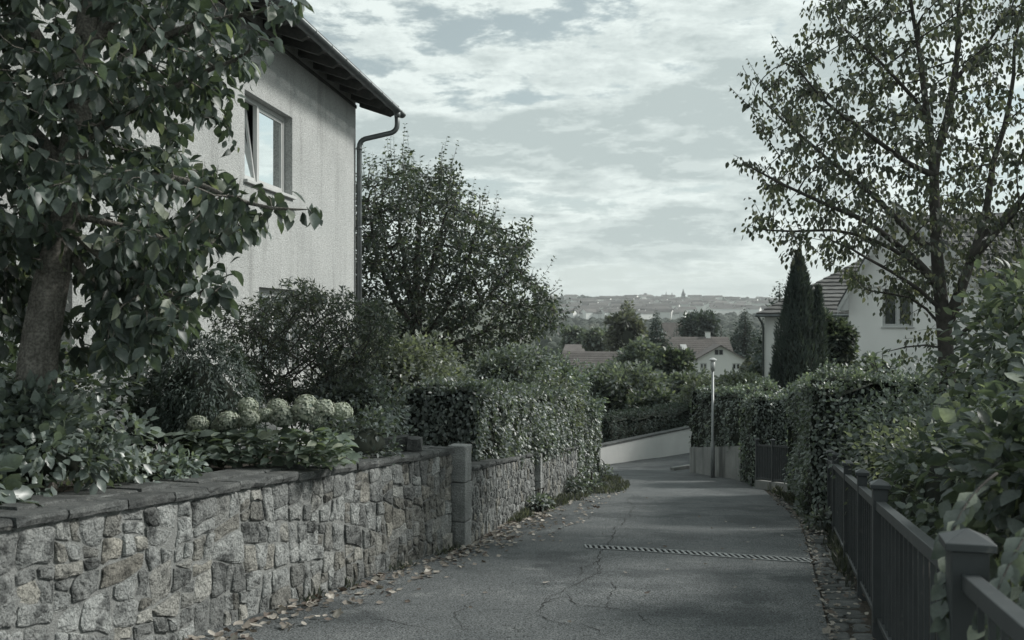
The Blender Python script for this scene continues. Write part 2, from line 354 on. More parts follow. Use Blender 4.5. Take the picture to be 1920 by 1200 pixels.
def frames(D, N):
    D = nrm(D); N = N - D * np.sum(N * D, 1, keepdims=True); N = nrm(N); X = np.cross(D, N); return X, D, N
def leaf_cloud(P, D, N, S, tpl):
    V0, T0 = tpl; X, D, N = frames(np.asarray(D, float), np.asarray(N, float)); S = np.asarray(S)[:, None, None]
    V = P[:, None, :] + S * (V0[None, :, 0:1] * X[:, None] + V0[None, :, 1:2] * D[:, None] + V0[None, :, 2:3] * N[:, None])
    n, k = len(P), len(V0)
    T = (T0[None] + (np.arange(n) * k)[:, None, None]).reshape(-1, 3)
    return V.reshape(-1, 3), T
def leaves(name, P, D, N, S, tpl, mat, parent=None, smooth=False, kind=None):
    V, T = leaf_cloud(P, D, N, S, tpl)
    return link(name, mesh_np(name, V, T, mat, smooth), parent, kind=kind)
def leaf_parts(P, D, N, S, tpl, mat, parent, name='leaf'):
    X, D, N = frames(np.asarray(D, float), np.asarray(N, float))
    mes = []
    for k in range(3):
        V = tpl[0].copy(); V[:, 2] += (rng.random(len(V)) - .5) * 0.06; V[:, 0] *= 0.9 + 0.12 * k
        mes.append(mesh_np(name, V, tpl[1], mat, True))
    for i in range(len(P)):
        m = Matrix(((X[i, 0], D[i, 0], N[i, 0], 0), (X[i, 1], D[i, 1], N[i, 1], 0), (X[i, 2], D[i, 2], N[i, 2], 0), (0, 0, 0, 1))) @ Matrix.Scale(float(S[i]), 4)
        m.translation = Vector(P[i]); link(name, mes[i % 3], parent, m)
def split_near(P, D, N, S, n, tpl, mat, crown_name, parent, frame=True, kind='stuff', tpl_far=None):
    """biggest n leaves in view as single objects under the crown mesh, the rest joined in it"""
    d = P[:, 1]; px = 960 + P[:, 0] / np.maximum(d, .1) * F; py = 600 - (P[:, 2] - CAMZ) / np.maximum(d, .1) * F
    ok = (px > 5) & (px < 1915) & (py > 5) & (py < 1195)
    score = np.where(ok, S / np.maximum(d, .1), -1); idx = np.argsort(-score)
    a, b = idx[:n], idx[n:]
    crown = leaves(crown_name, P[b], D[b], N[b], S[b], tpl_far or tpl, mat, parent, smooth=True)
    if kind: crown['kind'] = kind
    leaf_parts(P[a], D[a], N[a], S[a], tpl, mat, crown)
    return crown

def scaffold(limbs, step):
    """limbs: [(points, r0, r1)], the first is the trunk, the others spring from the nearest node; returns nodes, parents, radii"""
    nodes = []; par = []; rad = []
    for li, (pts, ra, rb) in enumerate(limbs):
        pts = np.array(pts, float); cum = np.concatenate([[0], np.cumsum(np.linalg.norm(np.diff(pts, axis=0), axis=1))]); m = max(3, int(cum[-1] / step) + 1)
        us = np.linspace(0, cum[-1], m); q = np.stack([np.interp(us, cum, pts[:, k]) for k in range(3)], 1)
        for _ in range(2): q[1:-1] = .25 * q[:-2] + .5 * q[1:-1] + .25 * q[2:]
        q[1:-1] += rng.normal(0, step * .10, (m - 2, 3)) if li else 0
        if li == 0: prev = -1; st = 0
        else: prev = int(np.argmin(np.linalg.norm(np.array(nodes) - q[0], axis=1))); st = 1
        for i in range(st, m):
            nodes.append(q[i]); par.append(prev); rad.append(ra + (rb - ra) * i / (m - 1)); prev = len(nodes) - 1
    return nodes, par, rad
def grow(start, attract, step, kill, infl=1e9, iters=120, trop=(0, 0, 0.0), wob=0.15, par0=None):
    """space colonisation; start = polyline (or nodes with parents par0); returns nodes, parent index"""
    nodes = [np.asarray(p, float) for p in start]; par = list(par0) if par0 is not None else [-1] + list(range(len(start) - 1))
    A = np.asarray(attract, float); bd = np.full(len(A), 1e9); bi = np.zeros(len(A), int)
    for i, nd in enumerate(nodes):
        d = np.linalg.norm(A - nd, axis=1); m = d < bd; bd[m] = d[m]; bi[m] = i
    trop = np.asarray(trop, float); seen = set()
    for it in range(iters):
        act = bd < infl
        if not len(A) or not act.any(): break
        new = []
        for i in np.unique(bi[act]):
            q = A[(bi == i) & act]; dr = nrm(q - nodes[i]).sum(0)
            if np.linalg.norm(dr) < 1e-3: dr = q[0] - nodes[i]
            dr = nrm(nrm(dr) + trop + rng.normal(0, wob, 3)); p = nodes[i] + dr * step
            key = (i, tuple(np.round(p / (step * 0.5)).astype(int)))
            if key in seen: continue
            seen.add(key); new.append((i, p))
        if not new: break
        for i, p in new:
            nodes.append(p); par.append(i); j = len(nodes) - 1
            d = np.linalg.norm(A - p, axis=1); m = d < bd; bd[m] = d[m]; bi[m] = j
        keep = bd > kill; A = A[keep]; bd = bd[keep]; bi = bi[keep]
    return np.array(nodes), np.array(par)
def radii(nodes, par, r0, pw=2.3, trunk=None, rmax=9):
    n = len(nodes); ch = [[] for _ in range(n)]
    for i in range(n):
        if par[i] >= 0: ch[par[i]].append(i)
    r = np.full(n, r0)
    for i in range(n - 1, -1, -1):
        if ch[i]: r[i] = min(rmax, sum(r[c] ** pw for c in ch[i]) ** (1 / pw))
    if trunk is not None:
        for i, t in enumerate(trunk): r[i] = t
        for i in range(len(trunk), n): r[i] = min(r[i], r[par[i]] * 0.95)
    return r, ch
def skeleton(name, nodes, par, r, ch, mat, parent, rmin=0.0, seg=None):
    mb = MB(); done_ = set(); stack = [0]
    while stack:
        i = stack.pop(); chain = [i]
        if par[i] >= 0: chain = [par[i], i]
        while True:
            c = [q for q in ch[chain[-1]]]
            if not c: break
            c.sort(key=lambda q: -r[q])
            stack += c[1:]; chain.append(c[0])
        pts = nodes[chain].copy(); rr = r[chain].copy()
        if par[i] >= 0: rr[0] = min(rr[0], rr[1] * 1.15)
        m = rr >= rmin
        if m.sum() < 2: continue
        pts, rr = pts[m], rr[m]
        if len(pts) > 3:
            q = pts.copy(); q[1:-1] = 0.25 * pts[:-2] + 0.5 * pts[1:-1] + 0.25 * pts[2:]; pts = q
        rr = rr.copy(); rr[-1] *= 0.5
        k = 12 if rr[0] > 0.07 else 7 if rr[0] > 0.025 else 4
        mb.tube(pts, rr, k, cap=False)
    return mb.build(name, mat, parent, smooth=True)
def twig_leaves(nodes, par, r, rt, per, spread, droop, size, sj=0.3, up=0.8, fwd=0.6, off=0.0):
    sel = [i for i in range(len(nodes)) if r[i] < rt and par[i] >= 0]
    P = []; D = []; N = []; S = []
    for i in sel:
        a, b = nodes[par[i]], nodes[i]; bd = nrm(b - a)
        for k in range(per if per >= 1 else (1 if rng.random() < per else 0)):
            t = rng.random(); p = a + (b - a) * t
            rad = rng.normal(0, 1, 3); rad -= bd * np.dot(rad, bd); rad = nrm(rad)
            d = nrm(bd * fwd + rad * spread + np.array([0, 0, -droop]) * (0.5 + rng.random()))
            P.append(p + d * 0.15 * size + rad * off * rng.random() + rng.normal(0, off * .3 + 1e-6, 3)); D.append(d); N.append(np.array([0, 0, up]) + rng.normal(0, .45, 3)); S.append(size * (1 - sj + 2 * sj * rng.random()))
    return np.array(P), np.array(D), np.array(N), np.array(S)
def in_poly(pts, poly):
    x, y = pts[:, 0], pts[:, 1]; ins = np.zeros(len(pts), bool); n = len(poly); j = n - 1
    for i in range(n):
        xi, yi = poly[i]; xj, yj = poly[j]
        c = ((yi > y) != (yj > y)) & (x < (xj - xi) * (y - yi) / (yj - yi + 1e-9) + xi); ins ^= c; j = i
    return ins
def crown_points(poly, n, d0, d1, dc, round_=0.6):
    """attractors whose outline at depth dc is the given pixel polygon; thickness shrinks towards the rim"""
    poly = np.array(poly, float); lo, hi = poly.min(0), poly.max(0); out = []
    cen = poly.mean(0)
    while len(out) < n:
        q = lo + rng.random((n, 2)) * (hi - lo); q = q[in_poly(q, poly)]
        for p in q:
            e = np.linalg.norm((p - cen) / (hi - lo) * 2); th = math.sqrt(max(0.05, 1 - (round_ * min(e, 1)) ** 2))
            d = dc + (rng.random() * (d1 - d0) + d0 - dc) * th
            w = at(p[0], p[1], dc); out.append([w[0], d, w[2]])
    return np.array(out[:n])

def blob_mesh(c, rad, n_lat=7, n_lon=10, amp=0.18, seed=0, flat=None):
    V = []; Fc = []
    for i in range(n_lat + 1):
        th = math.pi * i / n_lat
        for j in range(n_lon):
            ph = 2 * math.pi * j / n_lon
            d = Vector((math.sin(th) * math.cos(ph), math.sin(th) * math.sin(ph), math.cos(th)))
            k = 1 + amp * mnoise.noise(d * 1.8 + Vector((seed, seed * 1.7, 3.1)))
            V.append((c[0] + rad[0] * d.x * k, c[1] + rad[1] * d.y * k, c[2] + rad[2] * d.z * k))
    for i in range(n_lat):
        for j in range(n_lon):
            a, b = i * n_lon + j, i * n_lon + (j + 1) % n_lon; Fc.append((a, a + n_lon, b + n_lon, b))
    return V, Fc
def bush_leaves(c, rad, n, size, clumps=60, droop=0.3, sj=0.3, csz=0.30, amp=0.22, zmin=None, seed=None, shell=0.55, outw=1.0):
    """leaves gathered in clumps over and inside an uneven ellipsoid"""
    c = np.asarray(c, float); rad = np.asarray(rad, float); sd_ = rng.random() * 50 if seed is None else seed
    U = nrm(rng.normal(0, 1, (clumps, 3))); U[:, 2] = np.where(U[:, 2] < -0.5, -U[:, 2], U[:, 2])
    k = np.array([1 + amp * 2 * mnoise.noise(Vector(u) * 1.9 + Vector((sd_, 0, 0))) for u in U]) * (shell + (1 - shell) * rng.random(clumps) ** 0.4)
    CC = c + U * k[:, None] * rad
    w = rng.random(clumps) + 0.4; w /= w.sum(); ci = rng.choice(clumps, n, p=w)
    off = nrm(rng.normal(0, 1, (n, 3))) * (rng.random((n, 1)) ** 0.6) * csz * rad.mean()
    P = CC[ci] + off
    D = nrm(outw * (0.6 * nrm((P - c) / rad) + 0.9 * nrm(off)) + rng.normal(0, .45, (n, 3)) + np.array([0, 0, -droop]))
    N = rng.normal(0, .5, (n, 3)) + np.array([0, 0, 0.7]) + 0.5 * nrm(P - c)
    S = size * (1 - sj + 2 * sj * rng.random(n))
    if zmin is not None:
        m = P[:, 2] > zmin; P, D, N, S = P[m], D[m], N[m], S[m]
    return P, D, N, S
def stems(c, base_z, top, n, r, mat, parent, name='stem', spread=0.5, wig=0.05):
    mb = MB()
    for i in range(n):
        a = 2 * math.pi * (i + rng.random()) / n; s = spread * (0.3 + 0.7 * rng.random())
        e = np.array([c[0] + math.cos(a) * s, c[1] + math.sin(a) * s, top * (0.8 + .2 * rng.random()) + base_z * 0.0])
        b = np.array([c[0] + math.cos(a) * s * .12, c[1] + math.sin(a) * s * .12, base_z])
        pts = [b + (e - b) * t + rng.normal(0, wig, 3) * (t > 0) for t in np.linspace(0, 1, 6)]
        mb.tube(pts, np.linspace(r, r * .3, 6), 5, cap=False)
    return mb.build(name, mat, parent, smooth=True)
def bush(name, label, cat, c, rad, n, size, mat, tpl=DIAM, base_z=None, group=None, clumps=60, droop=0.3, csz=0.30, core=0.72, parts=0, amp=0.22, sj=0.3, stem_n=5, tpl_far=None, outw=1.0, shell=0.55, twigs=0):
    c = np.asarray(c, float)
    bz = c[2] - rad[2] if base_z is None else base_z
    t = thing(name, (c[0], c[1], bz), label, cat, group)
    sd_ = rng.random() * 50
    P, D, N, S = bush_leaves(c, rad, n, size, clumps, droop, sj, csz, amp, zmin=bz + 0.01, seed=sd_, shell=shell, outw=outw)
    if twigs:   # shoots standing out of the outline
        tp, td, tn, ts = [], [], [], []
        for _ in range(twigs):
            u = nrm(rng.normal(0, 1, 3)); u[2] = abs(u[2]) * 0.8 + 0.15; u = nrm(u); b = c + u * rad * 0.9; L = (0.12 + .22 * rng.random()) * min(1.6, rad[2] + .3)
            dr = nrm(u + np.array([0, 0, .8]) + rng.normal(0, .25, 3))
            for q in np.arange(0, L, size * .45):
                rd = nrm(rng.normal(0, 1, 3)); tp.append(b + dr * q); td.append(nrm(dr * .7 + rd)); tn.append(np.array([0, 0, 1]) + rng.normal(0, .4, 3)); ts.append(size * (.6 + .5 * rng.random()))
        P = np.vstack([P, tp]); D = np.vstack([D, td]); N = np.vstack([N, tn]); S = np.concatenate([S, ts])
    if parts: split_near(P, D, N, S, parts, tpl, mat, 'foliage', t, tpl_far=tpl_far)
    else: leaves('foliage', P, D, N, S, tpl, mat, t, smooth=True, kind='stuff')
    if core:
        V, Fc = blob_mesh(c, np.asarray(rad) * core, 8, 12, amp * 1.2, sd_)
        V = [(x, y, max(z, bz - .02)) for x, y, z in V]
        link('shade_core', mesh('shade_core', V, Fc, M['core'], True), t)  # added solid blob, coloured dark as inner shade and blocking light through the bush
    if stem_n: stems(c, bz - .05, c[2] + rad[2] * .4, stem_n, 0.02 + 0.012 * rad[2], M['barkdark'], t, 'stem', spread=rad[0] * .6)
    return t

# ================================================================== THE SETTING
# wall and edge lines of the lane (x, y)
WALL_A = [(-3.40, 2.5), (-0.70, 11.33)]                  # tall stone wall, near section
PIL = (-0.605, 11.48)
WALL_B = [(-0.50, 11.63), (0.36, 16.5)]
WALL_C = [(0.40, 16.75), (1.30, 20.1)]
LEFT = [(-3.9, 0.8), (-3.40, 2.5), (-0.60, 11.4), (0.36, 16.57), (1.30, 20.1), (1.9, 23.0), (2.4, 26.5), (2.0, 28.2), (0.5, 28.9), (-3, 29.2)]
RIGHT = [(0.85, 0.8), (1.05, 2.3), (2.10, 6.55), (3.20, 10.7), (4.05, 14.0), (5.15, 20.3), (5.42, 22.9), (5.35, 25.0), (4.9, 27.3)]
FENCE = [(0.95, 1.1), (1.60, 3.5), (2.42, 6.55), (2.83, 8.05), (3.29, 9.76), (3.93, 12.1), (4.22, 13.2)]

def far_z(x, y):
    z = lane_z(y)
    if y > 40:
        k = min(1, (y - 40) / 200)
        z += k * 1.2 * mnoise.noise(Vector((x * 0.01, y * 0.01, 0)))
    if y > 900:
        k = min(1, (y - 900) / 900)
        z += k * (9 * mnoise.noise(Vector((x * 0.0016 + 3.3, y * 0.001, 1.0))) + 3.0 * mnoise.noise(Vector((x * 0.006, y * 0.004, 2.0))))
    return z
def ground():
    ys = list(np.linspace(-6, 30, 37)) + list(np.geomspace(31, 5000, 110)); V = []; nx = 81
    for y in ys:
        w = max(30, abs(y) * 0.9 + 16)
        for i in range(nx):
            x = (i / (nx - 1) * 2 - 1) * w
            V.append((x, y, far_z(x, y) - (0.26 if y < 29 else 0.26 * max(0, (36 - y) / 7) if y < 36 else 0)))
    Fc = [(r * nx + i, r * nx + i + 1, (r + 1) * nx + i + 1, (r + 1) * nx + i) for r in range(len(ys) - 1) for i in range(nx - 1)]
    struct('terrain', mesh('terrain', V, Fc, M['terrain'], True))
ground()

# ---- asphalt lane with a slot for the drain (rows are slanted like the drain)
DR0, DR1 = np.array([0.83, 11.32]), np.array([3.09, 10.22])      # drain line
SL = (DR1[1] - DR0[1]) / (DR1[0] - DR0[0])
def row_pt(poly, yc, side):
    """point of a border polyline on the slanted line y = yc + SL*(x-2)"""
    p = np.array(poly, float)
    f = p[:, 1] - (yc + SL * (p[:, 0] - 2.0))
    for i in range(len(p) - 1):
        if f[i] <= 0 <= f[i + 1] or f[i] >= 0 >= f[i + 1]:
            t = f[i] / (f[i] - f[i + 1] + 1e-12); return p[i] + (p[i + 1] - p[i]) * t
    return p[0] if abs(f[0]) < abs(f[-1]) else p[-1]
def lane():
    yc0 = DR0[1] - SL * (DR0[0] - 2.0); hw = 0.17
    ycs = sorted(list(np.arange(1.3, yc0 - hw - .1, 0.22)) + [yc0 - hw, yc0 + hw] + list(np.arange(yc0 + hw + .22, 26.4, 0.3)))
    Lb = [(x - 0.06, y) for x, y in LEFT[:7]] ; rows = []
    for yc in ycs:
        a = row_pt(Lb, yc, 0); b = row_pt(RIGHT, yc, 1); rows.append((yc, a, b))
    # columns: fractions chosen per row so that the slot lines stay straight at the drain
    nc = 16; V = []; Fc = []; idx = {}
    for r, (yc, a, b) in enumerate(rows):
        f0 = (DR0[0] - a[0]) / (b[0] - a[0]); f1 = (DR1[0] - a[0]) / (b[0] - a[0])
        f0 = min(max(f0, .08), .6); f1 = min(max(f1, f0 + .2), .985)
        fr = list(np.linspace(0, f0, 5)) + list(np.linspace(f0, f1, 10))[1:] + list(np.linspace(f1, 1, 3))[1:]
        for t in fr:
            p = a + (b - a) * t; V.append((p[0], p[1], road_z(p[0], p[1])))
        n = len(fr)
    slot = ycs.index(yc0 - hw)
    for r in range(len(rows) - 1):
        for i in range(n - 1):
            if r == slot and 4 <= i < 13: continue
            Fc.append((r * n + i, r * n + i + 1, (r + 1) * n + i + 1, (r + 1) * n + i))
    o = struct('lane', mesh('lane', V, Fc, M['asphalt'], True))
    # junction beyond the bend: a wider sheet reaching under the low white wall
    V = []; Fc = []; g = 24
    for j in range(g + 1):
        for i in range(g + 1):
            u, v = i / g, j / g
            x = -6 + 24 * u; y = 24.6 + v * 11 + (x - 3) * 0.10 
            V.append((x, y, lane_z(y) + und(x, y) - 0.006 - 0.02 * max(0, 1 - v * 6)))
    Fc = [(j * (g + 1) + i, j * (g + 1) + i + 1, (j + 1) * (g + 1) + i + 1, (j + 1) * (g + 1) + i) for j in range(g) for i in range(g)]
    struct('side_road', mesh('side_road', V, Fc, M['asphalt'], True))
    # cracks: thin open joints along the seam of the old patch and across the near asphalt
    def crack(pix, w):
        pts = [on_lane(*p) for p in pix]; dense = []
        for a, b in zip(pts[:-1], pts[1:]):
            m = max(3, int(np.linalg.norm(b - a) / 0.05))
            for t in np.linspace(0, 1, m, endpoint=False): dense.append(a + (b - a) * t)
        dense.append(pts[-1]); dense = np.array(dense); n_ = len(dense)
        off = np.cumsum(rng.normal(0, 0.015, n_)); off -= np.linspace(off[0], off[-1], n_)
        tan = nrm(np.gradient(dense, axis=0)); nn = np.stack([-tan[:, 1], tan[:, 0]], 1); dense = dense + nn * off[:, None]
        V = []; 
        for i in range(n_):
            ww = w * (0.35 + 0.9 * rng.random()) * min(1, 3 * min(i, n_ - 1 - i) / n_ + .15)
            for s in (-1, 1):
                p = dense[i] + nn[i] * s * ww; V.append((p[0], p[1], road_z(p[0], p[1]) + 0.004))
        Fc = [(2 * i, 2 * i + 1, 2 * i + 3, 2 * i + 2) for i in range(n_ - 1)]
        link('crack', mesh('crack', V, Fc, M['crack']), o)
    crack([(1185, 925), (1196, 950), (1160, 990), (1135, 1040), (1118, 1062), (1060, 1100), (1010, 1130), (1003, 1152), (960, 1172), (880, 1186), (800, 1180)], 0.005)
    crack([(1003, 1152), (1030, 1166), (1052, 1172), (1085, 1170)], 0.007)
    crack([(1060, 1112), (1080, 1132), (1140, 1140), (1200, 1146), (1270, 1150)], 0.006)
    crack([(800, 1180), (740, 1166), (700, 1160)], 0.006)
    crack([(1135, 1040), (1090, 1066), (1085, 1085)], 0.006)
    crack([(1130, 960), (1080, 975), (1050, 1000)], 0.006)
    crack([(1003, 1152), (1025, 1122), (1100, 1108)], 0.005)
    for pl in ([(1140, 1140), (1150, 1110), (1130, 1085)], [(1085, 1170), (1120, 1185), (1110, 1197)], [(960, 1172), (975, 1190), (970, 1198)], [(1060, 1100), (1110, 1090), (1150, 1060)], [(940, 1060), (990, 1068), (1040, 1062)], [(880, 1186), (860, 1150), (900, 1120)], [(1200, 1146), (1230, 1172), (1290, 1180)], [(1330, 1010), (1400, 1000), (1450, 1006)], [(1280, 960), (1350, 955), (1400, 962)], [(1180, 900), (1210, 905), (1260, 900)]):
        crack(pl, 0.004)
    return o
lane_obj = lane()

def drain():
    t = thing('drain_grate', (*((DR0 + DR1) / 2), road_z(1.96, 10.77)), 'long slotted metal drain grate set across the asphalt lane', 'drain grate')
    e = DR1 - DR0; L = np.linalg.norm(e); e = e / L; yv = np.array([0.0, 1.0]); n = 37
    def pt(s, q, dz): 
        p = DR0 + e * s + yv * q; return np.array([p[0], p[1], road_z(p[0], p[1]) + dz])
    mb = MB()
    for q in (-0.155, 0.155):
        for s0 in np.linspace(0, L, 10)[:-1]:
            a, b = pt(s0, q, 0.002), pt(s0 + L / 9, q, 0.002); 
            mb.box((a + b) / 2, (b - a) / 2, (0, 0.014, -0.0014), (0, 0, 0.008))
    for s in (0.012, L - 0.012):
        a, b = pt(s, -0.139, 0.002), pt(s, 0.139, 0.002); mb.box((a + b) / 2, (0.012, 0, 0), (b - a) / 2, (0, 0, 0.008))
    mb.build('frame', M['steel'], t)
    mb = MB()   # concrete channel below
    for s0 in np.linspace(0, L, 10)[:-1]:
        a, b = pt(s0, 0, -0.19), pt(s0 + L / 9, 0, -0.19); mb.box((a + b) / 2, (b - a) / 2, (0, 0.165, -0.0165), (0, 0, 0.006))
        for q in (-0.172, 0.172):
            a, b = pt(s0, q, -0.10), pt(s0 + L / 9, q, -0.10); mb.box((a + b) / 2, (b - a) / 2, (0, 0.004, 0), (0, 0, 0.093))
    mb.build('channel', M['dark'], t)
    sl = MB().box((0, 0, 0), (0.014, 0, 0), (0, 0.140, -0.0140), (0, 0, 0.007)); me = mesh('slat', sl.v, sl.f, M['steel'])
    for i in range(1, n):
        p = pt(L * i / n, 0, 0.0025); link('slat', me, t, Matrix.Translation(Vector(p)))
drain()

# ---- polygon splitting for rubble, flagstones and cobbles
def clip(poly, n, c):
    out = []; m = len(poly)
    for i in range(m):
        a, b = poly[i], poly[(i + 1) % m]; da, db = np.dot(n, a) - c, np.dot(n, b) - c
        if da <= 0: out.append(a)
        if (da < 0 < db) or (db < 0 < da): out.append(a + (b - a) * da / (da - db))
    return out
def area(p):
    p = np.array(p); x, y = p[:, 0], p[:, 1]; return 0.5 * abs(np.dot(x, np.roll(y, 1)) - np.dot(y, np.roll(x, 1)))
def bsp(poly, amin, amax, slant=0.22, aspect=1.15, rnd=random):
    out = []; st = [[np.array(p, float) for p in poly]]
    while st:
        p = st.pop(); A = area(p)
        if A < amin * 2 or (A < amax and rnd.random() < 0.62 * (1 - (A - amin) / (amax - amin + 1e-9)) + .12): out.append(p); continue
        q = np.array(p); w, h = np.ptp(q[:, 0]), np.ptp(q[:, 1]) * aspect
        t = 0.36 + .28 * rnd.random()
        if w > h: n = np.array([1.0, rnd.uniform(-slant, slant)]); lo, hi = q[:, 0].min(), q[:, 0].max(); c0 = np.array([lo + (hi - lo) * t, q[:, 1].mean()])
        else: n = np.array([rnd.uniform(-slant, slant), 1.0]); lo, hi = q[:, 1].min(), q[:, 1].max(); c0 = np.array([q[:, 0].mean(), lo + (hi - lo) * t])
        n = n / np.linalg.norm(n); c = np.dot(n, c0)
        a, b = clip(p, n, c), clip(p, -n, -c)
        if len(a) < 3 or len(b) < 3 or area(a) < amin * .5 or area(b) < amin * .5: out.append(p); continue
        st += [a, b]
    return out
def stone_outline(p, joint, rnd, rough=0.012, soft=0.24):
    q = np.array(p); cen = q.mean(0); 
    # drop near-duplicate corners
    keep = [q[0]]
    for v in q[1:]:
        if np.linalg.norm(v - keep[-1]) > 0.02: keep.append(v)
    q = np.array(keep); n = len(q); out = []
    ext = math.sqrt(area(p)); sc = max(0.5, 1 - 1.9 * joint / ext)
    q = cen + (q - cen) * sc
    for i in range(n):
        a, b, c = q[i - 1], q[i], q[(i + 1) % n]
        s1 = soft * (0.5 + rnd.random()); s2 = soft * (0.5 + rnd.random())
        out.append(b + (a - b) * s1 * .5); out.append(b + (c - b) * s2 * .5)
        if np.linalg.norm(c - b) > 0.13 and n < 6: out.append((b + c) / 2 + np.array([rnd.uniform(-1, 1), rnd.uniform(-1, 1)]) * rough)
    out = np.array([o + np.array([rnd.uniform(-1, 1), rnd.uniform(-1, 1)]) * rough * .5 for o in out])
    return out
def stone_mesh(p, frame, joint, rnd, depth=0.03, name='stone', mat=None, rough=0.010, bulge=0.012, soft=0.24, back=0.03, tiltk=0.10):
    """frame: function (u, v, w) -> world"""
    o = stone_outline(p, joint, rnd, rough, soft); n = len(o); cen = o.mean(0)
    d = depth * (0.55 + 0.9 * rnd.random()); tl = np.array([rnd.uniform(-1, 1), rnd.uniform(-1, 1)]) * tiltk
    V = []
    def ft(q, w): return w + float(np.dot(q - cen, tl))
    for q in o: V.append(frame(q[0], q[1], -back))
    for q in o: V.append(frame(q[0], q[1], ft(q, d * 0.62)))
    for q in o:
        q2 = cen + (q - cen) * (0.80 + .10 * rnd.random()); V.append(frame(q2[0], q2[1], ft(q2, d + rnd.uniform(-.35, .35) * bulge)))
    c2 = cen + (o[0] - cen) * rnd.uniform(-.3, .3); V.append(frame(c2[0], c2[1], ft(c2, d + bulge * rnd.uniform(-.1, .9))))
    Fc = []
    for r in (0, 1):
        for i in range(n): Fc.append((r * n + i, r * n + (i + 1) % n, (r + 1) * n + (i + 1) % n, (r + 1) * n + i))
    Fc += [(2 * n + i, 2 * n + (i + 1) % n, 3 * n) for i in range(n)]
    return mesh(name, V, Fc, mat)

def rubble_wall(name, label, A, B, H, amin, amax, limit, capw, capt, cap_len, aspect=1.15, slant=0.22, two_rows=False, joint=0.010, seed=1, H_ends=None):
    rnd = random.Random(seed)
    A = np.array(A); B = np.array(B); L = np.linalg.norm(B - A); e = (B - A) / L; nrm_ = np.array([e[1], -e[0]])   # towards the lane
    def zg(u): p = A + e * u; return lane_z(p[1])
    t = thing(name, (*((A + B) / 2), zg(L / 2)), label, 'stone wall')
    def fr(u, v, w):
        p = A + e * u + nrm_ * w; k = 1.0 if H_ends is None else (H_ends[0] + (H_ends[1] - H_ends[0]) * u / L) / H
        return (p[0], p[1], zg(u) + (v * k if v > 0 else v))
    mb = MB(); n = 8
    for i in range(n):
        u0, u1 = L * i / n, L * (i + 1) / n
        V = [fr(u, v, w) for u in (u0, u1) for v in (-0.15, H - 0.004) for w in (-0.40, 0.006)]
        mb.add(V, [(0, 1, 3, 2), (4, 6, 7, 5), (0, 4, 5, 1), (2, 3, 7, 6), (0, 2, 6, 4), (1, 5, 7, 3)])
    # keep only the outer skin of the joined boxes
    mb.f = [f for k, f in enumerate(mb.f) if not ((k % 6 == 0 and k >= 6) or (k % 6 == 1 and k < 6 * (n - 1)))]
    mb.build('mortar', M['mortar'], t)
    polys = bsp([(0, -0.02), (L, -0.02), (L, H - 0.012), (0, H - 0.012)], amin, amax, slant, aspect, rnd)
    polys.sort(key=lambda p: -area(p) / max(3.5, fr(np.mean([q[0] for q in p]), 0, 0)[1]) ** 2 )
    rest = MB()
    for k, p in enumerate(polys):
        if fr(np.mean([q[0] for q in p]), 0, 0)[1] < 3.2: pass
        me = stone_mesh(p, fr, joint * rnd.uniform(.7, 1.5), rnd, 0.020, 'stone', M['stone'], rough=.016, soft=.22, bulge=.014, tiltk=.08)
        if k < limit: link('stone', me, t)
        else: rest.add([v.co for v in me.vertices], [tuple(f.vertices) for f in me.polygons]); bpy.data.meshes.remove(me)
    if rest.v: rest.build('small_stones', M['stone'], t, kind='stuff')
    # coping slabs
    rows = [(-0.34 if not two_rows else -0.16, 0.055), ] + ([(-0.40, -0.165)] if two_rows else [])
    for ri, (w0, w1) in enumerate([(-capw + 0.055, 0.055)] if not two_rows else [(-0.17, 0.06), (-capw + .06, -0.176)]):
        u = -0.02 if ri == 0 else -0.15
        while u < L:
            l = cap_len * (0.6 + 0.8 * rnd.random()); u1 = min(u + l, L)
            if L - u1 < 0.12: u1 = L
            d = rnd.uniform(-.006, .006) + ri * rnd.uniform(0, .02); j = 0.006
            nf = max(3, int((u1 - u) / .09)); o = [(u + j, w0 + rnd.uniform(-.008, .008)), (u1 - j, w0 + rnd.uniform(-.008, .008))]
            o += [(u1 - j - (u1 - u - 2 * j) * q / nf + (rnd.uniform(-.012, .012) if 0 < q < nf else 0), w1 + rnd.uniform(-.020, .012)) for q in range(nf + 1)]
            V = [fr(a, H + d, b - .012 * rnd.random()) for a, b in o] + [fr(a, H + capt * rnd.uniform(.35, .6) + d, b + rnd.uniform(-.006, .010)) for a, b in o] + [fr(a, H + capt + d - 0.012 * rnd.random(), b - .010 * rnd.random()) for a, b in o]
            ca = np.mean(o, 0); V += [fr(a + (ca[0] - a) * .06, H + capt + d + rnd.uniform(-.005, .005), b + (ca[1] - b) * rnd.uniform(.10, .22)) for a, b in o]
            n5 = len(o); Fc = [tuple(range(n5))] + [(r * n5 + (i + 1) % n5, r * n5 + i, (r + 1) * n5 + i, (r + 1) * n5 + (i + 1) % n5) for r in (0, 1, 2) for i in range(n5)] + [tuple(reversed([3 * n5 + i for i in range(n5)]))]
            link('coping_stone', mesh('coping_stone', V, Fc, M['cap']), t); u = u1
    return t
rubble_wall('stone_wall', 'long near rubble stone wall with dark coping slabs beside the lane', WALL_A[0], WALL_A[1], 0.955, 0.0095, 0.078, 300, 0.62, 0.058, 0.42, 1.15, 0.30, True, joint=.0065, seed=5, H_ends=(0.815, 1.068))
rubble_wall('stone_wall', 'middle stretch of rubble wall between the granite pillar and the slim pier', WALL_B[0], WALL_B[1], 0.86, 0.007, 0.030, 200, 0.42, 0.05, 0.45, 0.62, 0.14, False, 0.008, seed=11)
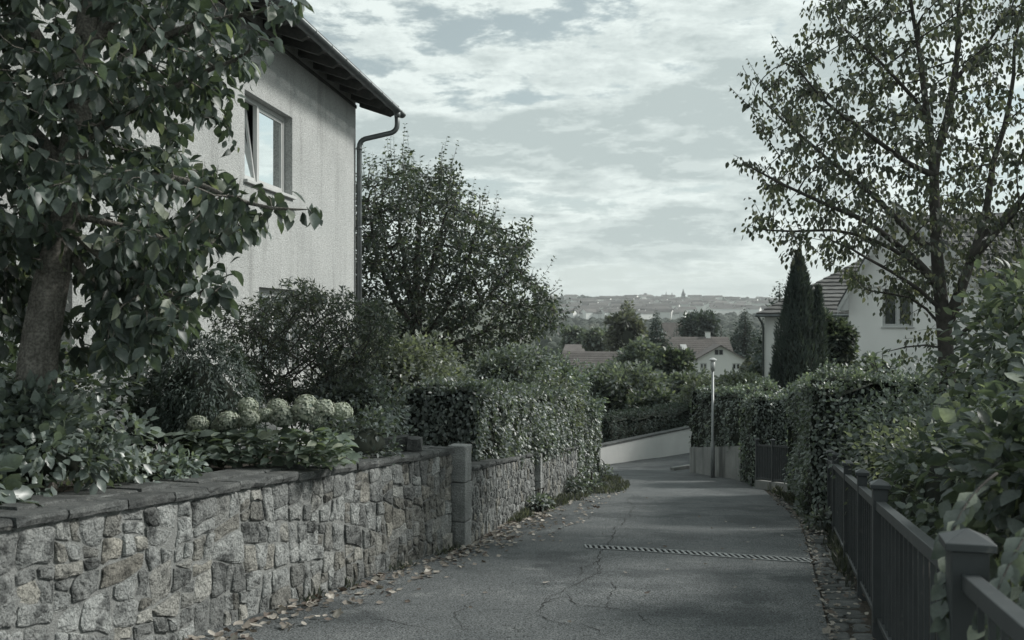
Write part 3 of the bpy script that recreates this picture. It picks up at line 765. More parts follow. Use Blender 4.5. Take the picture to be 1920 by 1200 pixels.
rubble_wall('stone_wall', 'far end stretch of rubble wall below the clipped hedge corner', WALL_C[0], WALL_C[1], 0.86, 0.009, 0.032, 130, 0.42, 0.05, 0.5, 0.55, 0.12, False, 0.008, seed=12)

def pillar(name, label, c, w, h, dirv, blocks, cap_over=0.0, seed=3):
    rnd = random.Random(seed); e = nrm(np.array(dirv)); n = np.array([e[1], -e[0]]); zb = lane_z(c[1]) - 0.05
    t = thing(name, (c[0], c[1], zb), label, 'pillar'); z = zb
    for i, b in enumerate(blocks):
        hh = h * b; k = w / 2 * (1 + rnd.uniform(-.015, .015))
        if i == len(blocks) - 1: k += cap_over
        mb = MB(); nu = 3; V = []
        ring = [(-1, -1), (0, -1), (1, -1), (1, 0), (1, 1), (0, 1), (-1, 1), (-1, 0)]
        for zz in np.linspace(0, 1, 4):
            for (a, q) in ring:
                kk = k * (1 + rnd.uniform(-.05, .03)); p = np.array(c) + e * a * kk + n * q * kk
                V.append((p[0], p[1], z + 0.004 + zz * (hh - 0.008)))
        Fc = [(r * 8 + i2, r * 8 + (i2 + 1) % 8, (r + 1) * 8 + (i2 + 1) % 8, (r + 1) * 8 + i2) for r in range(3) for i2 in range(8)] + [tuple(range(8))[::-1], tuple(24 + i2 for i2 in range(8))]
        # sides wind outward for e x n orientation
        Fc = [tuple(reversed(f)) for f in Fc]
        mb.add(V, Fc).build('block', M['granite'], t, bevel=0.012); z += hh
    return t
pillar('granite_pillar', 'square pale granite pillar closing the end of the near wall', PIL, 0.225, 1.215, (0.316, 1), (0.28, 0.37, 0.35), 0.0)
pillar('granite_pillar', 'slim dark granite pier between the two far wall stretches', (0.40, 16.62), 0.20, 0.95, (0.2, 1), (0.5, 0.5), 0, seed=8)

# ---- raised garden behind the wall
def gh(y): return float(np.interp(y, [2.5, 11.1, 13], [.825, 1.065, .89]))
def garden():
    V = []; ys = np.linspace(-1, 30, 63); nx = 30; edge = [(-4.0, -1), (-3.72, 2.5), (-0.98, 11.3), (-0.78, 11.9), (0.0, 16.5), (0.93, 20.1), (1.3, 24), (1.3, 31)]
    for y in ys:
        x1 = ipoly(edge, y)
        for i in range(nx):
            t = i / (nx - 1); x = x1 - (1 - t) ** 1.6 * 16
            z = lane_z(y) + gh(y) + 0.05 * mnoise.noise(Vector((x, y, 0))) * (1 - t ** 6) + 0.04 * min(1, (x1 - x) / .5)
            if y > 21: z -= min(1, (y - 21) / 5) * 0.7 * t ** 3
            V.append((x, y, z))
    Fc = [(r * nx + i, r * nx + i + 1, (r + 1) * nx + i + 1, (r + 1) * nx + i) for r in range(len(ys) - 1) for i in range(nx - 1)]
    # bank down to the lane beyond the wall
    b = len(V)
    for r, y in enumerate(ys):
        v = V[r * nx + nx - 1]; V.append((v[0] + 0.25, y, lane_z(y) - .2))
    for r in range(len(ys) - 1): Fc.append((r * nx + nx - 1, b + r, b + r + 1, (r + 1) * nx + nx - 1))
    struct('garden_bed', mesh('garden_bed', V, Fc, M['soil'], True))
    V = []; edge = [(1.0, -1), (1.15, 1.1), (2.5, 6.55), (3.95, 12.1), (4.4, 14), (5.5, 20), (5.9, 26), (5.6, 30)]
    for y in ys:
        x0 = ipoly(edge, y)
        for i in range(nx):
            t = i / (nx - 1); x = x0 + t ** 1.6 * 30
            V.append((x, y, lane_z(y) + 0.03 * mnoise.noise(Vector((x * 2, y * 2, 4))) - 0.005 + 0.25 * t))
    Fc = [(r * nx + i, r * nx + i + 1, (r + 1) * nx + i + 1, (r + 1) * nx + i) for r in range(len(ys) - 1) for i in range(nx - 1)]
    struct('garden_ground', mesh('garden_ground', V, Fc, M['soil'], True))
garden()
def garden_z(x, y): return lane_z(y) + gh(y) + 0.005

# ---- cobbled gutter strip between asphalt and fence
def cobbles():
    V = []; ys = np.linspace(1.5, 21, 60)
    inner = [(x + 0.0, y) for x, y in RIGHT]
    outer = [(x + 0.10, y) for x, y in FENCE] + [(4.50, 14), (5.2, 17), (5.55, 20), (5.75, 23)]
    for y in ys:
        a, b = ipoly(inner, y), ipoly(outer, y)
        V += [(a - 0.01, y, road_z(a, y) - 0.02), (max(b, a + .2), y, lane_z(y) - 0.004)]
    Fc = [(2 * i, 2 * i + 1, 2 * i + 3, 2 * i + 2) for i in range(len(ys) - 1)]
    base = struct('gutter_strip', mesh('gutter_strip', V, Fc, M['soil']))
    rnd = random.Random(4); ps = []
    def fr(u, v, w):
        y = u; a, b = ipoly(inner, y), max(ipoly(outer, y), ipoly(inner, y) + .2) - .12
        x = a + 0.012 + (b - a) * v; return (x, y, road_z(x, y) * .5 + lane_z(y) * .5 + w - 0.022)
    # work in metric strip coordinates
    y = 4.6
    while y < 19:
        h = rnd.uniform(0.11, 0.26) * (1.0 if y < 12 else 1.35); wid = max(0.2, ipoly(outer, y) - ipoly(inner, y) - 0.12)
        k = max(1, int(round(wid / rnd.uniform(0.13, 0.24)))); cuts = [0] + sorted((i + rnd.uniform(-.22, .22)) / k for i in range(1, k)) + [1]
        for a, b in zip(cuts[:-1], cuts[1:]):
            s = rnd.uniform(-.06, .06); ps.append([(y + s, a * wid), (y + h + s + rnd.uniform(-.02, .02), a * wid), (y + h + s + rnd.uniform(-.02, .02), b * wid), (y + s + rnd.uniform(-.02, .02), b * wid)])
        y += h
    for p in ps[:300]:
        yy = np.mean([q[0] for q in p]); wid = max(0.2, ipoly(outer, yy) - ipoly(inner, yy) - 0.12)
        f2 = lambda u, v, w, wid=wid: fr(u, v / wid, w)
        p = [np.array(q) for q in p]
        link('cobble', stone_mesh(p, f2, 0.010, rnd, 0.022, 'cobble', M['cobble'], rough=0.018, bulge=0.008, soft=0.34, back=0.02, tiltk=0.07), base)
cobbles()

# ---- low walls at the bend
def coped_wall(name, label, pts, tops, thick, mat, capmat, capt=0.06, over=0.03, base=-0.3, joints=0):
    pts = np.array(pts, float); t = thing(name, (*pts.mean(0), lane_z(pts.mean(0)[1])), label, 'wall')
    mb = MB(); cp = MB()
    for i in range(len(pts) - 1):
        a, b = pts[i], pts[i + 1]; e = nrm(b - a); n = np.array([e[1], -e[0]])
        za, zb = lane_z(a[1]) + base, lane_z(b[1]) + base
        V = [(*(p + n * s * thick / 2), z) for p, z0, z1 in ((a, za, tops[i]), (b, zb, tops[i + 1])) for s in (1, -1) for z in (z0, z1)]
        mb.add(V, [(0, 4, 5, 1), (2, 3, 7, 6), (1, 5, 7, 3), (0, 1, 3, 2), (4, 6, 7, 5)])
        if capmat:
            V = [(*(p + n * s * (thick / 2 + over)), z) for p, z1 in ((a - e * .0, tops[i]), (b, tops[i + 1])) for s in (1, -1) for z in (z1 + .002, z1 + capt)]
            cp.add(V, [(0, 4, 5, 1), (2, 3, 7, 6), (1, 5, 7, 3), (0, 2, 6, 4), (0, 1, 3, 2), (4, 6, 7, 5)])
    mb.build('wall_face', mat, t)
    if capmat: cp.build('coping', capmat, t, bevel=0.008)
    return t
coped_wall('boundary_wall', 'low whitewashed wall with dark coping at the bend of the lane', [(-2.5, 27.6), (2.6, 30.25), (6.2, 34.1), (9.0, 37.2)], [-2.35, -2.40, -2.22, -2.15], 0.22, M['whitewash'], M['cap'], 0.055, 0.03)
coped_wall('retaining_wall', 'stained grey concrete retaining wall behind the lamp post', [(5.98, 22.9), (5.62, 24.6), (4.98, 27.4), (6.4, 28.4), (10, 29)], [-1.50, -1.66, -2.06, -2.10, -2.1], 0.20, M['concrete'], None, base=-.3)
def lane_kerb():
    mb = MB(); pts = [(4.55, 28.3), (5.3, 29.4), (6.6, 30.6), (9, 32.4)]
    for a, b in zip(pts[:-1], pts[1:]):
        a, b = np.array(a), np.array(b); c = (a + b) / 2; e = (b - a) / 2; n = nrm(np.array([e[1], -e[0]])) * .06
        mb.box((c[0], c[1], lane_z(c[1]) + .03), (e[0], e[1], (lane_z(b[1]) - lane_z(a[1])) / 2), (n[0], n[1], 0), (0, 0, .06))
    mb.build('kerb', M['concrete'], None, bevel=.01, kind='structure')
lane_kerb()

# ================================================================== BUILDINGS
def wall_grid(mb, fr, u0, u1, z0, z1, holes, reveal):
    """rectangular wall face with openings; fr(u, z, w) -> world; holes (ua, ub, za, zb)"""
    us = sorted({u0, u1, *[h[0] for h in holes], *[h[1] for h in holes]}); zs = sorted({z0, z1, *[h[2] for h in holes], *[h[3] for h in holes]})
    for a, b in zip(us[:-1], us[1:]):
        for c, d in zip(zs[:-1], zs[1:]):
            if any(h[0] <= (a + b) / 2 <= h[1] and h[2] <= (c + d) / 2 <= h[3] for h in holes): continue
            mb.add([fr(a, c, 0), fr(b, c, 0), fr(b, d, 0), fr(a, d, 0)], [(0, 1, 2, 3)])
    for (a, b, c, d) in holes:
        for (p, q) in (((a, c), (b, c)), ((b, c), (b, d)), ((b, d), (a, d)), ((a, d), (a, c))):
            mb.add([fr(*p, 0), fr(*q, 0), fr(*q, -reveal), fr(*p, -reveal)], [(0, 1, 2, 3)])
def bar(mb, fr, u0, u1, z0, z1, w0, w1):
    V = [fr(u, z, w) for w in (w0, w1) for z in (z0, z1) for u in (u0, u1)]
    mb.add(V, [(0, 2, 3, 1), (4, 5, 7, 6), (0, 1, 5, 4), (2, 6, 7, 3), (0, 4, 6, 2), (1, 3, 7, 5)])
def window(parent, fr, h, reveal, fw=0.06, mull=(0.5,), sill=True, glass='glass', fm='frame', tilt=None, room=True, curtain=False, sillm='frame', rw=None):
    """window in opening h; frame mesh with pane, sash, sill children"""
    a, b, c, d = h; w = -reveal + 0.03; mb = MB()
    bar(mb, fr, a, a + fw, c, d, w - .06, w); bar(mb, fr, b - fw, b, c, d, w - .06, w)
    bar(mb, fr, a + fw, b - fw, c, c + fw, w - .06, w - .002); bar(mb, fr, a + fw, b - fw, d - fw, d, w - .06, w - .002)
    ed = [a + fw] + [a + (b - a) * m for m in mull] + [b - fw]
    for m in mull: x = a + (b - a) * m; bar(mb, fr, x - fw * .6, x + fw * .6, c + fw, d - fw, w - .06, w + .004)
    win = mb.build('window', M[fm], parent)
    for i in range(len(ed) - 1):
        u0 = ed[i] + (fw * .6 if i else 0); u1 = ed[i + 1] - (fw * .6 if i < len(ed) - 2 else 0); z0, z1 = c + fw, d - fw; sw = fw * .8
        tl = (lambda u, z, q: fr(u, z, q - (z - z0) * (tilt[1] if tilt and tilt[0] == i else 0)))
        s = MB(); ww = w - .012
        bar(s, tl, u0 + .002, u0 + sw, z0 + .002, z1 - .002, ww - .05, ww); bar(s, tl, u1 - sw, u1 - .002, z0 + .002, z1 - .002, ww - .05, ww)
        bar(s, tl, u0 + sw, u1 - sw, z0 + .002, z0 + sw, ww - .05, ww - .002); bar(s, tl, u0 + sw, u1 - sw, z1 - sw, z1 - .002, ww - .05, ww - .002)
        s.build('sash', M[fm], win)
        p = MB(); p.add([tl(u0 + sw - .004, z0 + sw - .004, ww - .02), tl(u1 - sw + .004, z0 + sw - .004, ww - .02), tl(u1 - sw + .004, z1 - sw + .004, ww - .02), tl(u0 + sw - .004, z1 - sw + .004, ww - .02)], [(0, 1, 2, 3)])
        p.build('pane', M[glass], win)
        if curtain:
            q = MB(); n = 14; um = (u0 + u1) / 2
            V = []
            for k in range(n + 1):
                u = u0 + (u1 - u0) * k / n; dw = .02 * math.sin(k * 2.2); V += [fr(u, z0, ww - .12 + dw), fr(u, z1, ww - .12 + dw)]
            q.add(V, [(2 * k, 2 * k + 2, 2 * k + 3, 2 * k + 1) for k in range(n)]); q.build('curtain', M['curtain'], win)
    if sill:
        s = MB(); bar(s, fr, a - .04, b + .04, c - .05, c - .003, -reveal + .035, .06); s.build('sill', M[sillm], win, bevel=.006)
    if room:
        r = MB(); dp = 1.2; W = [(a, c), (b, c), (b, d), (a, d)]; V = [fr(u, z, -reveal - .06) for u, z in W] + [fr(u, z, -reveal - dp) for u, z in W]
        r.add(V, [(4, 5, 6, 7)] + [(i, (i + 1) % 4, 4 + (i + 1) % 4, 4 + i) for i in range(4)]); r.build('dark_room', M['dark'], win)
    return win

def left_house():
    Cn = np.array([-3.14, 20.0]); e = nrm(np.array([-0.1146, -1.0])); n = np.array([-e[1], e[0]])      # e: towards the camera, n: to the lane
    def fr(u, z, w): p = Cn + e * u + n * w; return (p[0], p[1], z)
    t = thing('rendered_house', (*(Cn + e * 6 - n * 4), -1.2), 'tall pale rough-rendered house with open rafter eaves and metal gutter', 'house')
    Z0, ZT, L, W = -1.6, 6.0, 15.0, 9.0
    s_ = 1.0
    uc = lambda px: ((-3.14) - (px - 960) / F * 20.0) / (-(px - 960) / F + 0.1146) * 1.0065
    up = (3.82, 5.86, 3.46, 4.74); lo1 = (3.45, 5.30, 0.55, 1.94); lo2 = (7.75, 9.2, -0.15, 1.98); lo3 = (10.3, 11.4, 0.3, 1.9)
    holes = [up, lo1, lo2, lo3]
    mb = MB()
    # u runs towards camera (leftwards in view): faces wind so that normals look to the lane
    wall_grid(mb, lambda u, z, w: fr(u, z, w), 0, L, Z0, ZT, holes, 0.16)
    mb.add([fr(0, Z0, 0), fr(0, Z0, -W), fr(0, ZT, -W), fr(0, ZT + 1.45, -W / 2), fr(0, ZT, 0)], [(0, 1, 2, 3, 4)])
    mb.add([fr(L, Z0, 0), fr(L, Z0, -W), fr(L, ZT, -W), fr(L, ZT + 1.45, -W / 2), fr(L, ZT, 0)], [(4, 3, 2, 1, 0)])
    mb.add([fr(0, Z0, -W), fr(L, Z0, -W), fr(L, ZT, -W), fr(0, ZT, -W)], [(0, 1, 2, 3)])
    mb.build('wall', M['stucco'], t)
    window(t, fr, up, 0.16, 0.065, (0.585,), glass='glass', fm='frame', tilt=(1, 0.13))
    window(t, fr, lo1, 0.16, 0.065, (0.5,), fm='frame', glass='glassdark')
    window(t, fr, lo2, 0.16, 0.08, (0.5,), fm='frame', glass='glassdark', curtain=True)
    window(t, fr, lo3, 0.16, 0.08, (0.5,), fm='frame', glass='glassdark')
    # roof: slopes up away from the lane
    pit = math.tan(R(19)); OV = 0.74; G = 0.62
    def zr(w): return ZT - 0.12 - pit * w             # underside height at offset w from the facade
    rf = MB(); th = 0.10
    for (wa, wb) in ((OV, -W / 2),):
        V = [fr(u, zr(w) + dz, w) for u in (-G, L + G) for w in (wa, wb) for dz in (0.125, 0.125 + th)]
        rf.add(V, [(0, 4, 6, 2), (1, 3, 7, 5), (0, 1, 5, 4), (0, 2, 3, 1), (4, 5, 7, 6)])
    rw = lambda w: zr(-W - w)
    V = [fr(u, zr(-W / 2 + (-(w + W / 2))) * 0 + zr(-W / 2) - pit * (-(w + W / 2)) + dz, w) for u in (-G, L + G) for w in (-W / 2, -W - OV) for dz in (0.125, 0.125 + th)]
    rf.add(V, [(0, 4, 6, 2), (1, 3, 7, 5), (2, 6, 7, 3), (0, 2, 3, 1), (4, 5, 7, 6)])
    roof = rf.build('roof', M['roofdark'], t)
    # sarking boards seen from below
    nb = 5
    for k in range(nb):
        w0 = OV - 0.02 - (OV + .06) * k / nb; w1 = OV - 0.02 - (OV + .06) * (k + 1) / nb + .006
        mb = MB(); V = [fr(u, zr(w) + dz, w) for u in (-G + .02, L + G - .02) for w in (w0, w1) for dz in (0.100, 0.122)]
        mb.add(V, [(0, 2, 6, 4), (1, 5, 7, 3), (0, 4, 5, 1), (2, 3, 7, 6), (0, 1, 3, 2), (4, 6, 7, 5)]); mb.build('eaves_board', M['darkwood'], roof)
    u = -G + 0.06
    while u < L:
        mb = MB(); V = []
        for w, dz0 in ((-0.05, -0.06), (OV - .16, -0.06), (OV - 0.06, 0.03)):
            V += [fr(u, zr(w) + dz0, w), fr(u + .10, zr(w) + dz0, w), fr(u + .10, zr(w) + .099, w), fr(u, zr(w) + .099, w)]
        Fc = [(r * 4 + i, r * 4 + (i + 1) % 4, (r + 1) * 4 + (i + 1) % 4, (r + 1) * 4 + i) for r in range(2) for i in range(4)] + [(8, 9, 10, 11)]
        mb.add(V, Fc).build('rafter', M['darkwood'], roof); u += 0.80
    mb = MB(); bar(mb, fr, -0.02, L, ZT - .30, ZT - .24, 0.002, .02); mb.build('wall_plate', M['darkwood'], roof)
    mb = MB(); V = [fr(-G - .025 + q, zr(w) + dz, w) for q in (0, .024) for w in (OV + .0, -W / 2) for dz in (0.02, 0.24)]
    mb.add(V, [(0, 2, 3, 1), (4, 5, 7, 6), (0, 1, 5, 4), (1, 3, 7, 5), (0, 4, 6, 2)]); mb.build('barge_board', M['darkwood'], roof)
    # row of eaves tiles
    tile = None
    # gutter: half-round trough
    gz = zr(OV) + 0.075; gr = 0.085; gw = OV + 0.06; mb = MB(); V = []; k = 10
    us = [-G - .04, L + G]
    for u_ in us:
        for i in range(k + 1):
            a = math.pi + math.pi * i / k
            V.append(fr(u_, gz + gr * math.sin(a), gw + gr * math.cos(a)))
        for i in range(k + 1):
            a = 2 * math.pi - math.pi * i / k
            V.append(fr(u_, gz + (gr - .006) * math.sin(a), gw + (gr - .006) * math.cos(a)))
    m = 2 * (k + 1); Fc = [(i, (i + 1) % m, m + (i + 1) % m, m + i) for i in range(m)]
    Fc += [tuple(range(k + 1))]
    gut = mb.add(V, Fc).build('gutter', M['zinc'], t, smooth=True)
    ring = MB(); pts = [fr(0, gr * 1.06 * math.sin(math.pi + math.pi * i / 8), gr * 1.06 * math.cos(math.pi + math.pi * i / 8)) for i in range(9)]
    o0 = np.array(fr(0, 0, 0)); ring.tube(np.array(pts) - o0, 0.011, 5); me = mesh('gutter_clip', ring.v, ring.f, M['zinc'], True)
    u = -G + .35
    while u < L:
        p = fr(u, gz, gw); link('gutter_clip', me, gut, Matrix.Translation(Vector(p))); u += 0.80
    # downpipe with swan neck
    r0 = 0.052; ud = -0.22; dp = []
    def arc(a, b, c, m=5): 
        a, b, c = map(np.array, (a, b, c)); return [(1 - q) ** 2 * a + 2 * q * (1 - q) * b + q * q * c for q in np.linspace(0, 1, m)]
    A0 = fr(ud, gz - .06, gw); A1 = fr(ud, gz - .30, gw); B0 = fr(ud, gz - .42, gw); B1 = fr(ud + .02, gz - .47, gw - .12)
    C0 = fr(0.02, gz - .62, 0.20); C1 = fr(0.04, gz - .66, .085); C2 = fr(0.04, gz - .80, .085); E = fr(0.04, -1.4, .085)
    pts = [A0] + arc(A1, B0, B1) + arc(C0, C1, C2) + [E]
    dpo = MB().tube(np.array(pts), r0, 12).build('downpipe', M['zinc'], t, smooth=True)
    for zc in (gz - .82, 3.3, 1.4, -.3):
        mb = MB(); p = np.array(fr(.04, zc, .085)); mb.tube([p - [0, 0, .03], p + [0, 0, .03]], r0 * 1.14, 12)
        q = np.array(fr(.04, zc, 0.0)); mb.tube([q, p], .010, 5); mb.build('pipe_clip', M['zinc'], dpo, smooth=True)
    mb = MB(); p = np.array(fr(ud, gz - .10, gw)); mb.tube([p + [0, 0, .07], p - [0, 0, .06]], [.07, r0 * 1.1], 12); mb.build('outlet', M['zinc'], dpo, smooth=True)
left_house()

def tile_mesh(name, w, l, th, mat):
    """pantile: S-curved, sloping thickness"""
    n = 4; V = []
    for y in (0, l):
        for dz in (0, -th):
            for i in range(n + 1):
                x = w * i / n; V.append((x - w / 2, y, dz + 0.018 * math.sin(2 * math.pi * i / n) + (0.03 if y == 0 else 0.0)))
    a = n + 1; Fc = []
    for i in range(n):
        Fc += [(i, i + 1, 2 * a + i + 1, 2 * a + i), (i, a + i, a + i + 1, i + 1)]
    Fc += [(0, 2 * a, 3 * a, a), (n, a + n, 3 * a + n, 2 * a + n)]
    return mesh(name, V, Fc, mat)
def basis(ex, ey, p):
    ez = np.cross(ex, ey); m = Matrix(((ex[0], ey[0], ez[0], p[0]), (ex[1], ey[1], ez[1], p[1]), (ex[2], ey[2], ez[2], p[2]), (0, 0, 0, 1))); return m

def right_house():
    O = np.array([11.5, 34.0]); ex = np.array([0.943, -0.333]); ey = np.array([0.333, 0.943])
    def fr(s, z, w): p = O + ex * s - ey * w; return (p[0], p[1], z)          # w: out towards the viewer
    t = thing('gabled_house', (*(O + ex * 4 + ey * 4), -3.4), 'white gabled house with grey tiled roof behind the autumn tree', 'house')
    ZE, ZA, SA, SR = 2.50, 5.25, 1.5, 4.55; Z0 = -3.8; D = 7.0
    win = (1.08, 2.04, 1.23, 2.58)
    mb = MB(); wall_grid(mb, fr, 0, SR - .3, Z0, ZE, [win], 0.18)
    mb.add([fr(0, ZE, 0), fr(SR - .3, ZE, 0), fr(SR - .3, ZE + .25, 0), fr(SA, ZA - .15, 0)], [(0, 1, 2, 3)])
    mb.add([fr(0, Z0, 0), fr(0, Z0, -D), fr(0, ZE, -D), fr(0, ZE, 0)], [(0, 1, 2, 3)])
    mb.add([fr(SR - .3, Z0, 0), fr(SR - .3, Z0, -D), fr(SR - .3, ZE + .25, -D), fr(SR - .3, ZE + .25, 0)], [(3, 2, 1, 0)])
    win2 = (6.2, 7.4, 0.6, 2.0)
    fr2 = lambda s, z, w: fr(s, z, w - 0.9)
    wall_grid(mb, fr2, SR - .3, 15, Z0, 2.95, [win2], 0.18)
    mb.build('wall', M['smoothwall'], t)
    window(t, fr, win, .18, .05, (.5,), fm='frame', glass='glassdark', curtain=True)
    window(t, fr2, win2, .18, .05, (.5,), fm='frame', glass='glassdark', curtain=True)
    rf = MB(); ov = 0.40; th = .14
    # gable wing slopes
    dl = (ZA - ZE) / SA; dr = (ZA - ZE) / (SR - SA); e0 = -ov * .9
    for (sa, za, sb, zb) in ((SA, ZA, e0, ZA - dl * (SA - e0)), (SA, ZA, SR + .3, ZA - dr * (SR + .3 - SA))):
        V = [fr(s, z + dz, w) for w in (ov, -D) for s, z in ((sa, za), (sb, zb)) for dz in (0, th)]
        rf.add(V, [(0, 2, 3, 1), (4, 5, 7, 6), (1, 3, 7, 5), (0, 4, 6, 2), (2, 6, 7, 3), (0, 1, 5, 4)])
    rw0, rz0, rw1, rz1 = -0.38, 2.86, -4.6, 5.3      # main roof plane
    V = [fr(s, z + dz, w) for s in (1.6, 16) for w, z in ((rw0, rz0), (rw1, rz1)) for dz in (0, .10)]
    rf.add(V, [(0, 4, 6, 2), (1, 3, 7, 5), (0, 1, 5, 4), (0, 2, 3, 1), (4, 5, 7, 6)])
    V = [fr(s, z + dz, w) for s in (1.6, 16) for w, z in ((rw1, rz1), (-9, 2.8)) for dz in (0, .10)]
    rf.add(V, [(0, 4, 6, 2), (1, 3, 7, 5), (0, 1, 5, 4), (0, 2, 3, 1), (4, 5, 7, 6)])
    roof = rf.build('roof', M['roofdark'], t)
    # white bargeboards and boxed eaves of the gable
    bb = MB()
    for (sa, za, sb, zb) in ((SA, ZA, e0, ZA - dl * (SA - e0)), (SA, ZA, SR + .3, ZA - dr * (SR + .3 - SA))):
        V = [fr(s, z + dz, w) for w in (ov + .025, ov + .004) for s, z in ((sa, za), (sb, zb)) for dz in (-.20, .03)]
        bb.add(V, [(0, 2, 3, 1), (4, 5, 7, 6), (1, 3, 7, 5), (0, 4, 6, 2), (2, 6, 7, 3)])
    bb.build('barge_board', M['frame'], roof)
    so = MB(); V = [fr(s, z, w) for w in (ov - .01, -D) for s, z in ((e0 + .05, ZA - dl * (SA - e0) + .02), (0, ZA - dl * SA - .02), (0, ZA - dl * (SA - e0) - .06), (e0 + .05, ZA - dl * (SA - e0) - .08))]
    so.add(V, [(0, 1, 2, 3), (2, 6, 7, 3), (0, 3, 7, 4)]); so.build('soffit', M['frame'], roof)
    # pantiles of the main roof
    slope = np.array([*(ey * (rw0 - rw1)), rz1 - rz0]); sl = np.linalg.norm(slope); yv = slope / sl; xv = np.array([ex[0], ex[1], 0])
    rowh = 0.36; nr = int(sl / rowh); cw = .30; me = tile_mesh('roof_tile', cw * 1.02, rowh * 1.12, 0.025, M['rooftile'])
    cnt = 0
    for r in range(nr):
        for c in range(21):
            s = 2.6 + cw * c + (0.15 if r % 2 else 0)
            # skip where the gable wing covers
            zt = rz0 + (rz1 - rz0) * (r + .5) / nr
            if s < SR + .25 - (zt - ZE) / dr: continue
            b = np.array(fr(s, rz0 + .105, rw0 + .03)) + yv * rowh * r
            link('roof_tile', me, roof, basis(xv, yv, b) @ Matrix.Rotation(rng.normal(0, .012), 4, 'Z')); cnt += 1
    g = MB(); g.tube([fr(SR + .2, rz0 + .02, rw0 + .10), fr(16, rz0 + .02, rw0 + .10)], .06, 8); g.build('gutter', M['zinc'], t, smooth=True)
right_house()

def hip_house():
    O = np.array([11.15, 45.0]); ex = nrm(np.array([1.0, -0.26])); ey = np.array([-ex[1], ex[0]])
    def fr(s, z, w): p = O + ex * s - ey * w; return (p[0], p[1], z)
    t = thing('hipped_house', (*(O + ex * 6 + ey * 4), -3.8), 'cream house with hipped grey roof behind the columnar cypress', 'house')
    Z0, ZE = -5.0, 1.62; win = (2.05, 2.8, 0.0, 1.0); win2 = (4.1, 4.9, -0.2, .9)
    mb = MB(); wall_grid(mb, fr, .25, 12, Z0, ZE + .1, [win, win2], .15)
    mb.add([fr(.25, Z0, 0), fr(.25, Z0, -9), fr(.25, ZE + .1, -9), fr(.25, ZE + .1, 0)], [(0, 1, 2, 3)])
    bar(mb, fr, 3.0, 12.2, Z0, ZE + .1, .003, .5)
    mb.build('wall', M['smoothwall'], t)
    window(t, fr, win, .15, .05, (.5,), glass='glassdark'); 
    EH = 4.6; RZ = 4.45; rs = 4.9
    E = [(-.1, .45), (12.5, .45), (12.5, -9.5), (-.1, -9.5)]; Rg = [(rs, -4.5), (12.5, -4.5)]
    V = [fr(s, ZE, w) for s, w in E] + [fr(s, ZE + .10, w) for s, w in E] + [fr(s, RZ, w) for s, w in Rg]
    roof = MB().add(V, [(0, 3, 2, 1), (0, 1, 5, 4), (3, 0, 4, 7), (4, 5, 9, 8), (7, 4, 8), (6, 7, 8, 9), (1, 2, 6, 9, 5)]).build('roof', M['roofdark'], t)
    # courses of tiles on the front slope
    nrow = 15
    a0, b0 = np.array(fr(-.1, ZE + .10, .45)), np.array(fr(12.5, ZE + .10, .45)); a1, b1 = np.array(fr(rs, RZ, -4.5)), np.array(fr(12.5, RZ, -4.5))
    up = nrm(np.cross(b0 - a0, a1 - a0)); up = up if up[2] > 0 else -up
    for r in range(nrow):
        f0, f1 = r / nrow, (r + 1.06) / nrow; P = [a0 + (a1 - a0) * f0, b0 + (b1 - b0) * f0, b0 + (b1 - b0) * min(1, f1), a0 + (a1 - a0) * min(1, f1)]
        k = 40; V = []
        for i in range(k + 1):
            q = i / k; wv = .012 * math.sin(i * math.pi)
            lo_, hi_ = P[0] + (P[1] - P[0]) * q, P[3] + (P[2] - P[3]) * q; wob = .02 * (i % 2)
            V += [lo_ + up * .002, lo_ + up * (.06 + wob), hi_ + up * (.012 + wob * .5)]
        Fc = []
        for i in range(k): b = 3 * i; Fc += [(b, b + 3, b + 4, b + 1), (b + 1, b + 4, b + 5, b + 2)]
        MB().add(V, Fc).build('tile_course', M['rooftile'], roof)
    g = MB(); g.tube([fr(-.15, ZE + .02, .52), fr(12.4, ZE + .02, .52)], .065, 8); g.tube([fr(-.02, ZE, .5), fr(.12, ZE - .25, .42), fr(.20, ZE - .5, .08), fr(.2, Z0, .08)], .05, 8, cap=False)
    g.build('gutter', M['zinc'], t, smooth=True)
hip_house()

